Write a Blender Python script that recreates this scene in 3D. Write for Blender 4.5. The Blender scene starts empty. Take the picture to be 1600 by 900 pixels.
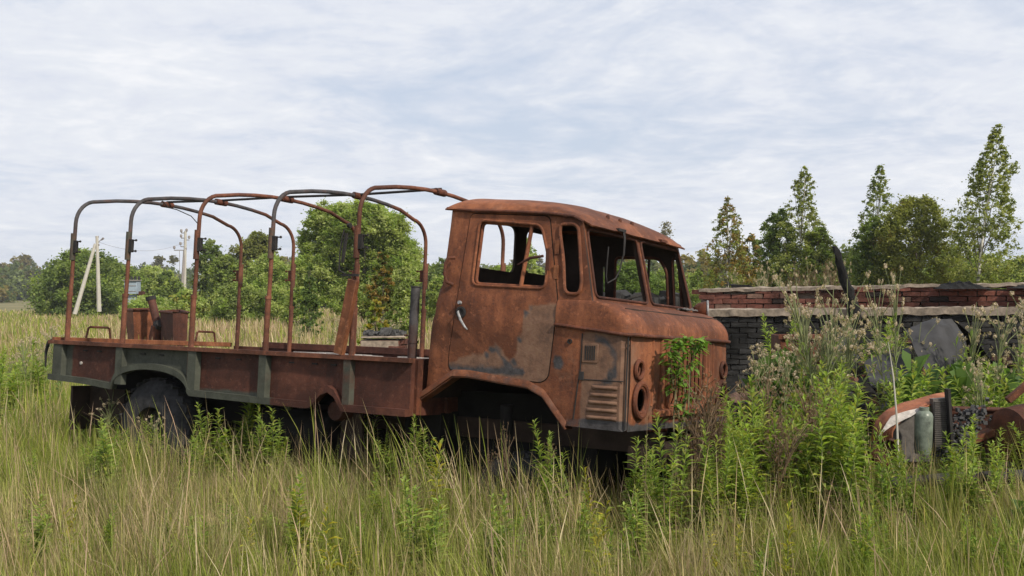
import bpy, bmesh, math, random
import numpy as np
from mathutils import Vector, Matrix, noise
from mathutils.geometry import delaunay_2d_cdt

# ------------------------------------------------------------------ camera, sky, sun, exposure
SC = bpy.context.scene
CAMZ = 1.70
FPX = 1698.25
cam = bpy.data.cameras.new('camera'); cam.sensor_width = 36; cam.lens = FPX/1600*36
cam.clip_start = .05; cam.clip_end = 6000
co = bpy.data.objects.new('camera', cam); SC.collection.objects.link(co)
co.location = (0, 0, CAMZ); co.rotation_euler = (math.radians(90)+.0022, 0, 0)
SC.camera = co
SUN_EL, SUN_AZ = 40, 138          # azimuth clockwise from +Y (north): sun to the right, a little behind the camera
SUN_STRENGTH, SKY_STRENGTH = 4.6, .1
sl = bpy.data.lights.new('sun', 'SUN'); sl.energy = SUN_STRENGTH; sl.angle = math.radians(3); sl.color = (1, .91, .76)
so = bpy.data.objects.new('sun', sl); SC.collection.objects.link(so)
el, az = math.radians(SUN_EL), math.radians(SUN_AZ)
sd = Vector((math.sin(az)*math.cos(el), math.cos(az)*math.cos(el), math.sin(el)))
so.rotation_euler = (-sd).to_track_quat('-Z', 'Y').to_euler(); so.location = sd*50
SC.view_settings.view_transform = 'Standard'; SC.view_settings.look = 'None'
SC.view_settings.exposure = 0.08; SC.view_settings.gamma = 1
SC.render.engine = 'CYCLES'
SC.cycles.max_bounces = 6; SC.cycles.diffuse_bounces = 3; SC.cycles.transparent_max_bounces = 4
SC.cycles.transmission_bounces = 3; SC.cycles.volume_bounces = 0
SC.cycles.use_denoising = True

W = bpy.data.worlds.new('World'); SC.world = W; W.use_nodes = True
nt = W.node_tree; nt.nodes.clear()
def N(t, type_, **kw):
    n = t.nodes.new(type_)
    for k, v in kw.items():
        if k.startswith('i_'):
            n.inputs[k[2:].replace('_', ' ')].default_value = v
        elif isinstance(k, str): setattr(n, k, v)
    return n
def L(t, a, b): t.links.new(a, b)
def ramp(t, fac, stops, interp='LINEAR'):
    n = t.nodes.new('ShaderNodeValToRGB'); n.color_ramp.interpolation = interp
    e = n.color_ramp.elements
    while len(e) < len(stops): e.new(.5)
    for s, (p, c) in zip(e, stops):
        s.position = p; s.color = (c[0], c[1], c[2], 1) if not isinstance(c, (int, float)) else (c, c, c, 1)
    if fac is not None: L(t, fac, n.inputs[0])
    return n
def mixc(t, fac, a, b, mode='MIX'):
    n = t.nodes.new('ShaderNodeMix'); n.data_type = 'RGBA'; n.blend_type = mode
    for s, v in ((0, fac), (6, a), (7, b)):
        if hasattr(v, 'is_output'): L(t, v, n.inputs[s])
        elif isinstance(v, (int, float)) and s == 0: n.inputs[0].default_value = v
        else: n.inputs[s].default_value = (v[0], v[1], v[2], 1)
    return n.outputs[2]
def math_(t, op, a, b=None):
    n = t.nodes.new('ShaderNodeMath'); n.operation = op
    for i, v in enumerate((a, b)):
        if v is None: continue
        if hasattr(v, 'is_output'): L(t, v, n.inputs[i])
        else: n.inputs[i].default_value = v
    return n.outputs[0]
sky = N(nt, 'ShaderNodeTexSky', sky_type='NISHITA', sun_disc=False)
sky.sun_elevation = el; sky.sun_rotation = az; sky.air_density = 1.0; sky.dust_density = 1.5; sky.ozone_density = 1.5
tc = N(nt, 'ShaderNodeTexCoord')
sep = N(nt, 'ShaderNodeSeparateXYZ'); L(nt, tc.outputs['Generated'], sep.inputs[0])
zz = math_(nt, 'ADD', math_(nt, 'MAXIMUM', sep.outputs[2], 0.0), .15)
cx = math_(nt, 'DIVIDE', sep.outputs[0], zz); cy = math_(nt, 'DIVIDE', sep.outputs[1], zz)
cb = N(nt, 'ShaderNodeCombineXYZ'); L(nt, cx, cb.inputs[0]); L(nt, cy, cb.inputs[1])
def cnoise(scale, detail, rough, off, dist=0.0, sy=1.0):
    mp = N(nt, 'ShaderNodeMapping'); mp.inputs['Location'].default_value = off
    mp.inputs['Scale'].default_value = (1, sy, 1)
    L(nt, cb.outputs[0], mp.inputs[0])
    n = N(nt, 'ShaderNodeTexNoise', i_Scale=scale, i_Detail=detail, i_Roughness=rough, i_Distortion=dist)
    L(nt, mp.outputs[0], n.inputs['Vector']); return n.outputs[0]
big = cnoise(.75, 6, .58, (3.1, 1.4, 0))
mid = cnoise(2.3, 8, .60, (7.3, 2.2, 4), .9)
fine = cnoise(8, 6, .65, (1.3, 9.2, 2), .2)
m1 = math_(nt, 'ADD', math_(nt, 'MULTIPLY', big, .55), math_(nt, 'ADD', math_(nt, 'MULTIPLY', mid, .33), math_(nt, 'MULTIPLY', fine, .12)))
cover = ramp(nt, m1, [(.38, 0.30), (.50, 1.0)])
skyc = mixc(nt, 1.0, sky.outputs[0], (1.25, 1.2, 1.1), 'MULTIPLY')
skyb = mixc(nt, .75, skyc, (5.6, 6.4, 7.9))
tex = math_(nt, 'ADD', math_(nt, 'MULTIPLY', mid, .6), math_(nt, 'MULTIPLY', fine, .4))
ccol = ramp(nt, math_(nt, 'ADD', math_(nt, 'MULTIPLY', tex, .65), math_(nt, 'MULTIPLY', big, .35)),
            [(.38, (.66, .705, .81)), (.46, (.72, .755, .84)), (.54, (.78, .81, .87)), (.64, (.92, .925, .95))])
cc = mixc(nt, 1.0, ccol.outputs[0], (10, 10, 10), 'MULTIPLY')
skyf = mixc(nt, cover.outputs[0], skyb, cc)
bg = N(nt, 'ShaderNodeBackground'); bg.inputs[1].default_value = SKY_STRENGTH
L(nt, skyf, bg.inputs[0])
wo = N(nt, 'ShaderNodeOutputWorld'); L(nt, bg.outputs[0], wo.inputs[0])

# ------------------------------------------------------------------ helpers
rng = np.random.default_rng(7); random.seed(7)
COL = SC.collection
def at(u, v, Y):
    "a point of the place at depth Y seen at pixel (u,v) of the 1600 px photograph"
    a = .0022
    x, y, z = (u-800)/FPX, 1.0, -(v-450)/FPX
    y2, z2 = y*math.cos(a)-z*math.sin(a), y*math.sin(a)+z*math.cos(a)
    k = Y/y2
    return Vector((x*k, Y, CAMZ+z2*k))
def ss(a, b, x):
    t = np.clip((x-a)/(b-a), 0, 1); return t*t*(3-2*t)
def ground(x, y):
    x = np.asarray(x, float); y = np.asarray(y, float)
    z = -1.15*ss(12, 125, y)
    z = z + .05*np.sin(x*.9+1.3)*np.sin(y*.7)*ss(2, 6, y) + .25*np.sin(x*.045+2)*np.sin(y*.06)*ss(30, 90, y)
    # spoil heaped in front of the foundation
    z = z + .28*ss(9.5, 12.5, y)*ss(2.2, 4.0, x)*(1-ss(19, 24, y))
    return z
def tag(o, label=None, cat=None, group=None, kind=None):
    if label: o['label'] = label
    if cat: o['category'] = cat
    if group: o['group'] = group
    if kind: o['kind'] = kind
    return o
def empty(name, loc=(0, 0, 0), rot=(0, 0, 0)):
    o = bpy.data.objects.new(name, None); COL.objects.link(o); o.location = loc; o.rotation_euler = rot; return o
def link(name, me, mat, parent=None, loc=None):
    o = bpy.data.objects.new(name, me); COL.objects.link(o)
    if mat: me.materials.append(mat)
    if parent: o.parent = parent
    if loc is not None: o.location = loc
    return o
def npmesh(name, V, F, mat, col=None, parent=None, smooth=False, attr='col'):
    V = np.asarray(V, np.float32); F = np.asarray(F, np.int32)
    me = bpy.data.meshes.new(name)
    me.vertices.add(len(V)); me.vertices.foreach_set('co', V.ravel())
    k = F.shape[1]
    me.loops.add(F.size); me.loops.foreach_set('vertex_index', F.ravel())
    me.polygons.add(len(F)); me.polygons.foreach_set('loop_start', np.arange(0, F.size, k, dtype=np.int32))
    me.update(calc_edges=True)
    if smooth: me.polygons.foreach_set('use_smooth', np.ones(len(F), bool))
    if col is not None:
        a = me.color_attributes.new(attr, 'FLOAT_COLOR', 'POINT')
        c = np.ones((len(V), 4), np.float32); c[:, :3] = col
        a.data.foreach_set('color', c.ravel())
    return link(name, me, mat, parent)
class MB:
    def __init__(s): s.v = []; s.f = []; s.c = []
    def add(s, V, F, c=None):
        n = len(s.v); s.v += [tuple(p) for p in V]; s.f += [tuple(i+n for i in q) for q in F]
        s.c += [c if c is not None else (1, 1, 1)]*len(V); return s
    def box(s, c, d, rot=None, col=None, taper=0, jit=0):
        V = []
        for z in (-1, 1):
            for x, y in ((-1, -1), (1, -1), (1, 1), (-1, 1)):
                k = 1-taper*(z > 0)
                p = Vector((x*d[0]/2*k, y*d[1]/2*k, z*d[2]/2))
                if jit: p += Vector([random.uniform(-jit, jit) for _ in range(3)])
                if rot is not None: p = rot @ p
                V.append(p+Vector(c))
        return s.add(V, [(3, 2, 1, 0), (4, 5, 6, 7), (0, 1, 5, 4), (1, 2, 6, 5), (2, 3, 7, 6), (3, 0, 4, 7)], col)
    def tube(s, path, r, n=10, cap=True, col=None, flat=1.0):
        P = [Vector(p) for p in path]; m = len(P)
        R = r if isinstance(r, (list, tuple)) else [r]*m
        T = [(P[min(i+1, m-1)]-P[max(i-1, 0)]).normalized() for i in range(m)]
        up = Vector((0, 0, 1)) if abs(T[0].z) < .9 else Vector((1, 0, 0))
        a = T[0].cross(up).normalized(); V = []
        for i in range(m):
            a = (a-T[i]*a.dot(T[i])).normalized(); b = T[i].cross(a)
            for k in range(n):
                t = 2*math.pi*k/n; V.append(P[i]+(a*math.cos(t)+b*math.sin(t)*flat)*R[i])
        F = [(i*n+k, i*n+(k+1) % n, (i+1)*n+(k+1) % n, (i+1)*n+k) for i in range(m-1) for k in range(n)]
        if cap: F += [tuple(range(n))[::-1], tuple((m-1)*n+k for k in range(n))]
        return s.add(V, F, col)
    def ring(s, c, R, r, ax=(1, 0, 0), n=28, k=8, sx=1, sz=1, col=None):
        ax = Vector(ax).normalized(); u = ax.orthogonal().normalized()
        u = Vector((0, 1, 0)) if abs(ax.x) > .9 else u
        u = (u-ax*u.dot(ax)).normalized(); w = ax.cross(u); V = []
        for i in range(n):
            t = 2*math.pi*i/n; d = u*math.cos(t)*sx+w*math.sin(t)*sz
            for j in range(k):
                q = 2*math.pi*j/k; V.append(Vector(c)+d*(R+r*math.cos(q))+ax*r*math.sin(q))
        F = [(i*k+j, ((i+1) % n)*k+j, ((i+1) % n)*k+(j+1) % k, i*k+(j+1) % k) for i in range(n) for j in range(k)]
        return s.add(V, F, col)
    def lathe(s, o, ax, prof, n=28, col=None):
        "prof: (distance along axis, radius)"
        ax = Vector(ax).normalized(); u = ax.orthogonal().normalized(); w = ax.cross(u); V = []; m = len(prof)
        for (h, r) in prof:
            for k in range(n):
                t = 2*math.pi*k/n; V.append(Vector(o)+ax*h+(u*math.cos(t)+w*math.sin(t))*r)
        F = [(i*n+k, i*n+(k+1) % n, (i+1)*n+(k+1) % n, (i+1)*n+k) for i in range(m-1) for k in range(n)]
        return s.add(V, F, col)
    def prism(s, poly, y0, y1, plane='xz', col=None):
        "extrude polygon (a,b) between y0,y1"
        def P(a, b, c): return (a, c, b) if plane == 'xz' else ((c, a, b) if plane == 'yz' else (a, b, c))
        n = len(poly); V = [P(a, b, y0) for a, b in poly]+[P(a, b, y1) for a, b in poly]
        F = [tuple(range(n)), tuple(range(n, 2*n))[::-1]]+[(i, n+i, n+(i+1) % n, (i+1) % n) for i in range(n)]
        return s.add(V, F, col)
    def grid(s, nu, nv, fn, th=0, col=None):
        P = [[Vector(fn(i/nu, j/nv)) for j in range(nv+1)] for i in range(nu+1)]
        V = [p for r in P for p in r]; m = nv+1
        F = [(i*m+j, (i+1)*m+j, (i+1)*m+j+1, i*m+j+1) for i in range(nu) for j in range(nv)]
        if th:
            k = len(V); B = []
            for i in range(nu+1):
                for j in range(nv+1):
                    a = P[min(i+1, nu)][j]-P[max(i-1, 0)][j]; b = P[i][min(j+1, nv)]-P[i][max(j-1, 0)]
                    nn = a.cross(b); nn = nn.normalized() if nn.length > 1e-9 else Vector((0, 0, 1))
                    B.append(P[i][j]-nn*th)
            V += B; F += [tuple(x+k for x in f[::-1]) for f in F]
            for i in range(nu):
                F += [(i*m, i*m+k, (i+1)*m+k, (i+1)*m), (i*m+nv, (i+1)*m+nv, (i+1)*m+nv+k, i*m+nv+k)]
            for j in range(nv):
                F += [(j, j+1, j+1+k, j+k), (nu*m+j, nu*m+j+k, nu*m+j+1+k, nu*m+j+1)]
        return s.add(V, F, col)
    def build(s, name, mat, parent=None, smooth=True, ang=38, bevel=0, attr='col', loc=None):
        me = bpy.data.meshes.new(name); me.from_pydata([tuple(v) for v in s.v], [], s.f)
        a = me.color_attributes.new(attr, 'FLOAT_COLOR', 'POINT')
        c = np.ones((len(s.v), 4), np.float32); c[:, :3] = np.array(s.c, np.float32).reshape(-1, 3)
        a.data.foreach_set('color', c.ravel())
        bm = bmesh.new(); bm.from_mesh(me); bmesh.ops.recalc_face_normals(bm, faces=bm.faces)
        if bevel:
            es = [e for e in bm.edges if len(e.link_faces) == 2 and e.calc_face_angle(0) > .6]
            bmesh.ops.bevel(bm, geom=es, offset=bevel, segments=1, profile=.5, affect='EDGES')
        bm.to_mesh(me); bm.free()
        if smooth:
            me.polygons.foreach_set('use_smooth', np.ones(len(me.polygons), bool))
            me.set_sharp_from_angle(angle=math.radians(ang))
        return link(name, me, mat, parent, loc)
def inpoly(px, pz, poly):
    poly = np.asarray(poly); n = len(poly); ins = np.zeros(len(px), bool); j = n-1
    for i in range(n):
        xi, yi = poly[i]; xj, yj = poly[j]
        c = ((yi > pz) != (yj > pz)) & (px < (xj-xi)*(pz-yi)/(yj-yi+1e-12)+xi)
        ins ^= c; j = i
    return ins
def resamp(poly, h):
    out = []
    for i in range(len(poly)):
        a = np.array(poly[i], float); b = np.array(poly[(i+1) % len(poly)], float)
        k = max(1, int(np.linalg.norm(b-a)/h)); out += [tuple(a+(b-a)*t/k) for t in range(k)]
    return out
def rpoly(pts, r, n=5):
    "round the corners of a polygon"
    out = []; m = len(pts)
    for i in range(m):
        p0, p, p1 = (Vector(pts[(i+d) % m]) for d in (-1, 0, 1))
        a = (p0-p); b = (p1-p); rr = min(r, a.length*.48, b.length*.48)
        A = p+a.normalized()*rr; B = p+b.normalized()*rr
        for k in range(n+1):
            t = k/n; q = A*(1-t)**2+p*2*t*(1-t)+B*t*t; out.append((q.x, q.y))
    return out
def rrect(a0, b0, a1, b1, r, n=5): return rpoly([(a0, b0), (a1, b0), (a1, b1), (a0, b1)], r, n)
def circ(a, b, ra, rb=None, n=24):
    rb = rb or ra; return [(a+ra*math.cos(2*math.pi*i/n), b+rb*math.sin(2*math.pi*i/n)) for i in range(n)]
def sheet(name, outer, holes, fn, th, mat, parent, h=.04, paint=None, out=None, back=None):
    "a metal sheet: 2D outline with holes, triangulated, mapped onto a curved surface by fn and given thickness th"
    O = resamp(outer, h); H = [resamp(q, h) for q in holes]
    pts = list(O); edges = [(i, (i+1) % len(O)) for i in range(len(O))]
    for q in H:
        k = len(pts); pts += q; edges += [(k+i, k+(i+1) % len(q)) for i in range(len(q))]
    B = np.array(pts); lo = B.min(0); hi = B.max(0)
    gx, gz = np.meshgrid(np.arange(lo[0]+h/2, hi[0], h), np.arange(lo[1]+h/2, hi[1], h)); gx = gx.ravel(); gz = gz.ravel()
    ok = inpoly(gx, gz, O)
    for q in H: ok &= ~inpoly(gx, gz, q)
    gx = gx[ok]; gz = gz[ok]
    dmin = np.full(len(gx), 9.)
    for (a, b) in pts: dmin = np.minimum(dmin, np.hypot(gx-a, gz-b))
    gx = gx[dmin > h*.4]; gz = gz[dmin > h*.4]
    pts += list(zip(gx, gz))
    r = delaunay_2d_cdt([Vector(p) for p in pts], edges, [], 0, 1e-6)
    P = np.array([tuple(v) for v in r[0]]); F = [f for f in r[2] if len(f) == 3]
    C = np.array([P[list(f)].mean(0) for f in F]); ok = inpoly(C[:, 0], C[:, 1], O)
    for q in H: ok &= ~inpoly(C[:, 0], C[:, 1], q)
    F = [f for f, o in zip(F, ok) if o]
    Q = [Vector(fn(a, b)) for a, b in P]
    nr = [Vector() for _ in Q]
    for f in F:
        n_ = (Q[f[1]]-Q[f[0]]).cross(Q[f[2]]-Q[f[0]])
        for i in f: nr[i] += n_
    if out is not None and sum((n_.dot(Vector(out)) for n_ in nr)) < 0:
        nr = [-n_ for n_ in nr]
    nr = [n_.normalized() if n_.length > 1e-12 else Vector((0, 0, 1)) for n_ in nr]
    k = len(Q); V = Q+[q-n_*th for q, n_ in zip(Q, nr)]
    cnt = {}
    for f in F:
        for a, b in ((f[0], f[1]), (f[1], f[2]), (f[2], f[0])): cnt.setdefault((min(a, b), max(a, b)), []).append((a, b))
    FF = [tuple(f) for f in F]+[tuple(i+k for i in f[::-1]) for f in F]
    for e, l in cnt.items():
        if len(l) == 1: a, b = l[0]; FF.append((a, a+k, b+k, b))
    mb = MB(); mb.v = [tuple(v) for v in V]; mb.f = FF
    mb.c = [(paint(a, b) if paint else (0, 0, 0)) for a, b in P]*2
    o = mb.build(name, mat, parent, ang=40, attr='paint')
    if back:
        o.data.materials.append(back); ctr = sum(Q, Vector())/len(Q); nf = len(F)
        for i, p in enumerate(o.data.polygons):
            if nf <= i: p.material_index = 1
    return o
def bez(net, u, v):
    def B(p, t): return p[0]*(1-t)**3+p[1]*3*t*(1-t)**2+p[2]*3*t*t*(1-t)+p[3]*t**3
    return B([B([Vector(q) for q in row], v) for row in net], u)
def fbm(x, y, z=0, s=1): return noise.fractal(Vector((x*s, y*s, z*s)), 1.0, 2.0, 4)

# ------------------------------------------------------------------ materials
def newmat(name):
    m = bpy.data.materials.new(name); m.use_nodes = True; t = m.node_tree
    b = t.nodes['Principled BSDF']; b.inputs['Specular IOR Level'].default_value = .3
    return m, t, b
def nz(t, scale, detail=6, rough=.6, coord='Object', dist=0.0, off=(0, 0, 0), sc=(1, 1, 1)):
    c = N(t, 'ShaderNodeTexCoord'); mp = N(t, 'ShaderNodeMapping'); mp.inputs['Location'].default_value = off
    mp.inputs['Scale'].default_value = sc
    L(t, c.outputs[coord], mp.inputs[0])
    n = N(t, 'ShaderNodeTexNoise', i_Scale=scale, i_Detail=detail, i_Roughness=rough, i_Distortion=dist)
    L(t, mp.outputs[0], n.inputs['Vector']); return n.outputs[0]
def bump(t, b, h, s=.3, d=.01):
    n = N(t, 'ShaderNodeBump'); n.inputs['Strength'].default_value = s; n.inputs['Distance'].default_value = d
    L(t, h, n.inputs['Height']); L(t, n.outputs[0], b.inputs['Normal'])
def rust(name, c0, c1, c2, sc=3.0, green=(.050, .054, .042), streak=True):
    m, t, b = newmat(name)
    a = nz(t, sc, 8, .65, dist=.3); f = nz(t, 38, 5, .7); st = nz(t, 5, 5, .6, sc=(3, 3, .35), off=(3, 1, 2))
    k = math_(t, 'ADD', math_(t, 'MULTIPLY', a, .5), math_(t, 'ADD', math_(t, 'MULTIPLY', st, .28 if streak else .1), math_(t, 'MULTIPLY', f, .22)))
    base = ramp(t, k, [(.34, c0), (.47, c1), (.58, c2), (.68, c1)]).outputs[0]
    big_ = nz(t, 1.3, 7, .7, dist=.6, off=(4, 9, 1))
    base = mixc(t, ramp(t, big_, [(.43, 0.0), (.58, .78)]).outputs[0], base, tuple(x*.42 for x in c1))
    base = mixc(t, ramp(t, nz(t, 60, 3, .6, off=(1, 5, 2)), [(.60, 0.0), (.72, .7)]).outputs[0], base, c0)
    base = mixc(t, ramp(t, nz(t, 17, 6, .75, off=(6, 5, 2)), [(.57, 0.0), (.70, .55)]).outputs[0], base, tuple(min(.5, x*1.55+.02) for x in c2))
    at_ = N(t, 'ShaderNodeAttribute', attribute_name='paint'); s3 = N(t, 'ShaderNodeSeparateColor'); L(t, at_.outputs['Color'], s3.inputs[0])
    def mask(ch, lo=.32, hi=.70):
        d = math_(t, 'ADD', s3.outputs[ch], math_(t, 'MULTIPLY', math_(t, 'SUBTRACT', nz(t, 9, 7, .68, off=(ch*5, 2, 1)), .5), .9))
        return ramp(t, d, [(lo, 0.0), (hi, 1.0)]).outputs[0]
    tan = ramp(t, nz(t, 7, 6, .7, off=(8, 3, 1)), [(.3, (.075, .043, .031)), (.5, (.15, .082, .053)), (.7, (.205, .125, .083))]).outputs[0]
    soot = ramp(t, nz(t, 11, 6, .7, off=(2, 7, 1)), [(.3, (.018, .017, .018)), (.7, (.075, .07, .075))]).outputs[0]
    gr = ramp(t, nz(t, 6, 6, .7, off=(1, 1, 8)), [(.3, tuple(x*.55 for x in green)), (.7, tuple(x*1.4 for x in green))]).outputs[0]
    c = mixc(t, mask(0), base, tan); c = mixc(t, mask(2), c, gr); c = mixc(t, mask(1, .4, .75), c, soot)
    L(t, c, b.inputs['Base Color']); b.inputs['Roughness'].default_value = .72
    L(t, ramp(t, f, [(.3, .6), (.7, .88)]).outputs[0], b.inputs['Roughness'])
    bump(t, b, math_(t, 'ADD', math_(t, 'MULTIPLY', f, .55), a), .5, .014); return m
M = {}
M['rust'] = rust('rusted cab steel', (.040, .016, .011), (.15, .050, .023), (.25, .090, .040))
M['rust_dark'] = rust('dark rusted steel', (.022, .010, .008), (.075, .025, .014), (.14, .045, .022))
M['rust_bed'] = rust('brown rusted board', (.018, .009, .007), (.068, .023, .015), (.105, .037, .022), sc=2.2)
M['rust_pipe'] = rust('rusted tube', (.04, .02, .016), (.115, .042, .024), (.19, .072, .040), sc=4)
M['rust_bright'] = rust('orange rusted steel', (.06, .022, .012), (.17, .058, .025), (.25, .10, .045))
def plain(name, c, rough=.8, var=.25, sc=8, metal=0.0, bs=.2, c2=None):
    m, t, b = newmat(name)
    n = nz(t, sc, 7, .65)
    L(t, ramp(t, n, [(.3, c2 or tuple(x*(1-var) for x in c)), (.7, tuple(x*(1+var) for x in c))]).outputs[0], b.inputs['Base Color'])
    b.inputs['Roughness'].default_value = rough; b.inputs['Metallic'].default_value = metal
    bump(t, b, n, bs, .01); return m
M['black'] = plain('soot black metal', (.022, .02, .02), .8, .4)
M['inner'] = plain('dark brown cab lining', (.035, .022, .017), .85, .5, 5)  # dark brown inner faces, also on frame parts and mudguards
M['tyre'] = plain('weathered tyre rubber', (.026, .026, .029), .95, .6, 14)
M['chrome'] = plain('dull bare metal', (.24, .24, .25), .6, .5, 40, .3)
M['white_ash'] = plain('pale ash and flaked paint', (.36, .33, .31), .9, .35, 30)
M['concrete'] = plain('weathered concrete', (.24, .195, .155), .9, .45, 14, bs=.8)
M['pole'] = plain('pale concrete pole', (.40, .38, .34), .85, .12, 4)
M['pole_dark'] = plain('grey weathered pole', (.22, .20, .19), .85, .15, 4)
M['char'] = plain('charred wood', (.007, .0065, .0065), .95, .5, 20, bs=.9)
M['dark'] = plain('shade black underside', (.008, .007, .007), .95, .5, 9)  # near-black tone carries the shade under the truck and behind the grille
M['slate'] = plain('scorched grey sheet metal', (.034, .034, .037), .78, .3, 5, .1, c2=(.018, .017, .017))
M['box_grey'] = plain('grey painted steel cabinet', (.26, .32, .38), .6, .15, 4)
M['ash'] = plain('ash and cinders', (.06, .06, .062), .95, .7, 25, bs=.8)
M['board'] = plain('tan weathered board', (.36, .24, .15), .85, .3, 9)
M['glass_green'] = plain('dusty green glass cylinder', (.115, .135, .11), .35, .7, 12)
M['alu'] = plain('grey radiator fins', (.11, .10, .095), .6, .3, 30, .3)
M['hidewhite'] = rust('rust with old white paint', (.12, .04, .02), (.26, .09, .045), (.33, .14, .07))
M['soil'] = None
def attmat(name, rough=.8, transl=0.0, sc=0, spec=.25, stain=False):
    m, t, b = newmat(name); b.inputs['Roughness'].default_value = rough; b.inputs['Specular IOR Level'].default_value = spec
    a = N(t, 'ShaderNodeAttribute', attribute_name='col'); c = a.outputs['Color']
    if sc:
        n = nz(t, sc, 6, .65); c = mixc(t, 1.0, c, ramp(t, n, [(.3, .6), (.7, 1.35)]).outputs[0], 'MULTIPLY'); bump(t, b, n, .4, .01)
    if stain: c = mixc(t, 1.0, c, ramp(t, nz(t, 1.4, 7, .7, dist=.5), [(.36, .3), (.50, .9), (.66, 1.25)]).outputs[0], 'MULTIPLY')
    L(t, c, b.inputs['Base Color'])
    if transl:
        tr = N(t, 'ShaderNodeBsdfTranslucent'); L(t, mixc(t, 1.0, c, (1.25, 1.3, .6), 'MULTIPLY'), tr.inputs[0])
        mx = N(t, 'ShaderNodeMixShader'); mx.inputs[0].default_value = transl
        L(t, b.outputs[0], mx.inputs[1]); L(t, tr.outputs[0], mx.inputs[2])
        L(t, mx.outputs[0], t.nodes['Material Output'].inputs[0])
    return m
M['leaf'] = attmat('leaves', .55, .5)
M['grass'] = attmat('grass blades', .55, .38)
M['brick'] = attmat('bricks', .9, 0, 18, stain=True)
M['bark'] = attmat('bark', .9, 0, 6)
M['seed'] = attmat('seed fluff', .9, .4)
# ground
m, t, b = newmat('meadow soil and thatch')
n1 = nz(t, .08, 6, .6); n2 = nz(t, 2.2, 8, .7)
c = ramp(t, math_(t, 'ADD', math_(t, 'MULTIPLY', n1, .5), math_(t, 'MULTIPLY', n2, .5)), [(.35, (.075, .078, .028)), (.5, (.15, .135, .058)), (.66, (.22, .18, .09))]).outputs[0]
L(t, c, b.inputs['Base Color']); b.inputs['Roughness'].default_value = .95; bump(t, b, n2, .8, .1)
M['soil'] = m

def make_haze():
    m = bpy.data.materials.new('air haze'); m.use_nodes = True; t = m.node_tree; t.nodes.clear()
    v = t.nodes.new('ShaderNodeVolumePrincipled'); v.inputs['Density'].default_value = HAZE; v.inputs['Color'].default_value = (.86, .92, 1, 1); v.inputs['Anisotropy'].default_value = .2
    o = t.nodes.new('ShaderNodeOutputMaterial'); t.links.new(v.outputs[0], o.inputs['Volume'])
    mb = MB(); mb.box((0, 0, 11.5), (5400, 5400, 33)); h = mb.build('haze', m, None, smooth=False); tag(h, kind='stuff')
HAZE = .00035
make_haze()

# ------------------------------------------------------------------ ground
def make_ground():
    def axis(n, a, lim): t = np.linspace(-1, 1, n); return np.sign(t)*(np.sinh(np.abs(t)*a)/math.sinh(a))*lim
    xs = axis(161, 6.5, 2600); ys = axis(161, 6.5, 2600)+8
    X, Y = np.meshgrid(xs, ys, indexing='ij'); Z = ground(X, Y)
    V = np.stack([X, Y, Z], -1).reshape(-1, 3); n = len(ys); i = np.arange(len(xs)-1)[:, None]; j = np.arange(n-1)[None, :]
    a = (i*n+j).ravel(); F = np.stack([a, a+n, a+n+1, a+1], 1)
    o = npmesh('ground', V, F, M['soil'], smooth=True); tag(o, kind='structure')
make_ground()

# ------------------------------------------------------------------ the truck (local frame: x forward, y away from the viewer, z up)
TP = dict(tr=-.064535, tp=.009034, yaw=-.544692, T=(1.28634, 8.3525, CAMZ-1.03123))
truck = empty('truck', TP['T'], (TP['tr'], TP['tp'], TP['yaw']))
tag(truck, 'burnt out rusty flatbed truck with bare canopy hoops sunk in tall grass', 'truck')
TM = Matrix.Translation(TP['T']) @ (Matrix.Rotation(TP['yaw'], 4, 'Z') @ Matrix.Rotation(TP['tp'], 4, 'Y') @ Matrix.Rotation(TP['tr'], 4, 'X'))
TMI = TM.inverted()
HW = .99
def hw(z): return HW if z < .75 else HW-.10*(z-.75)/.75
def xrear(z):
    return float(np.interp(z, [.0, .14, .47, .84, 1.0, 1.5, 1.62], [-1.76, -1.745, -1.722, -1.685, -1.652, -1.632, -1.632]))
def smap(x, z, sgn=-1):
    w = hw(z); r = .08; xr = xrear(z)
    if x < xr+r: w -= r-math.sqrt(max(0, r*r-(xr+r-x)**2))
    if z < .74 and x > -.05: w -= .05-math.sqrt(max(0, .05**2-(x+.05)**2))
    w += .006*math.exp(-((z-.86)/.02)**2)*(x < -.57) - .004*math.exp(-((z-.79)/.02)**2)*(x < -.57)
    return (x, sgn*w, z)
DOOR = rpoly([(-1.492, .345), (-.672, .288), (-.612, .33), (-.566, .80), (-.570, .90), (-.642, 1.22), (-.708, 1.525), (-1.42, 1.565), (-1.45, 1.0), (-1.458, .76), (-1.497, .46)], .05, 4)
WIN = rpoly([(-1.33, 1.0), (-.685, .975), (-.69, 1.22), (-.775, 1.455), (-1.325, 1.505)], .06, 5)
QW = rpoly([(-.52, .94), (-.40, .94), (-.388, 1.02), (-.465, 1.455), (-.61, 1.455), (-.612, 1.40), (-.56, 1.2)], .06, 5)
def inset(poly, d):
    c = np.mean(poly, 0); out = []
    n = len(poly); A = sum(poly[i][0]*poly[(i+1) % n][1]-poly[(i+1) % n][0]*poly[i][1] for i in range(n)); s = 1 if A > 0 else -1
    for i in range(n):
        p0, p, p1 = (Vector(poly[(i+k) % n]) for k in (-1, 0, 1)); t = (p1-p0)
        if t.length < 1e-9: out.append(tuple(p)); continue
        t.normalize(); nn = Vector((-t.y, t.x))*s; q = p+nn*d; out.append((q.x, q.y))
    return out
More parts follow.
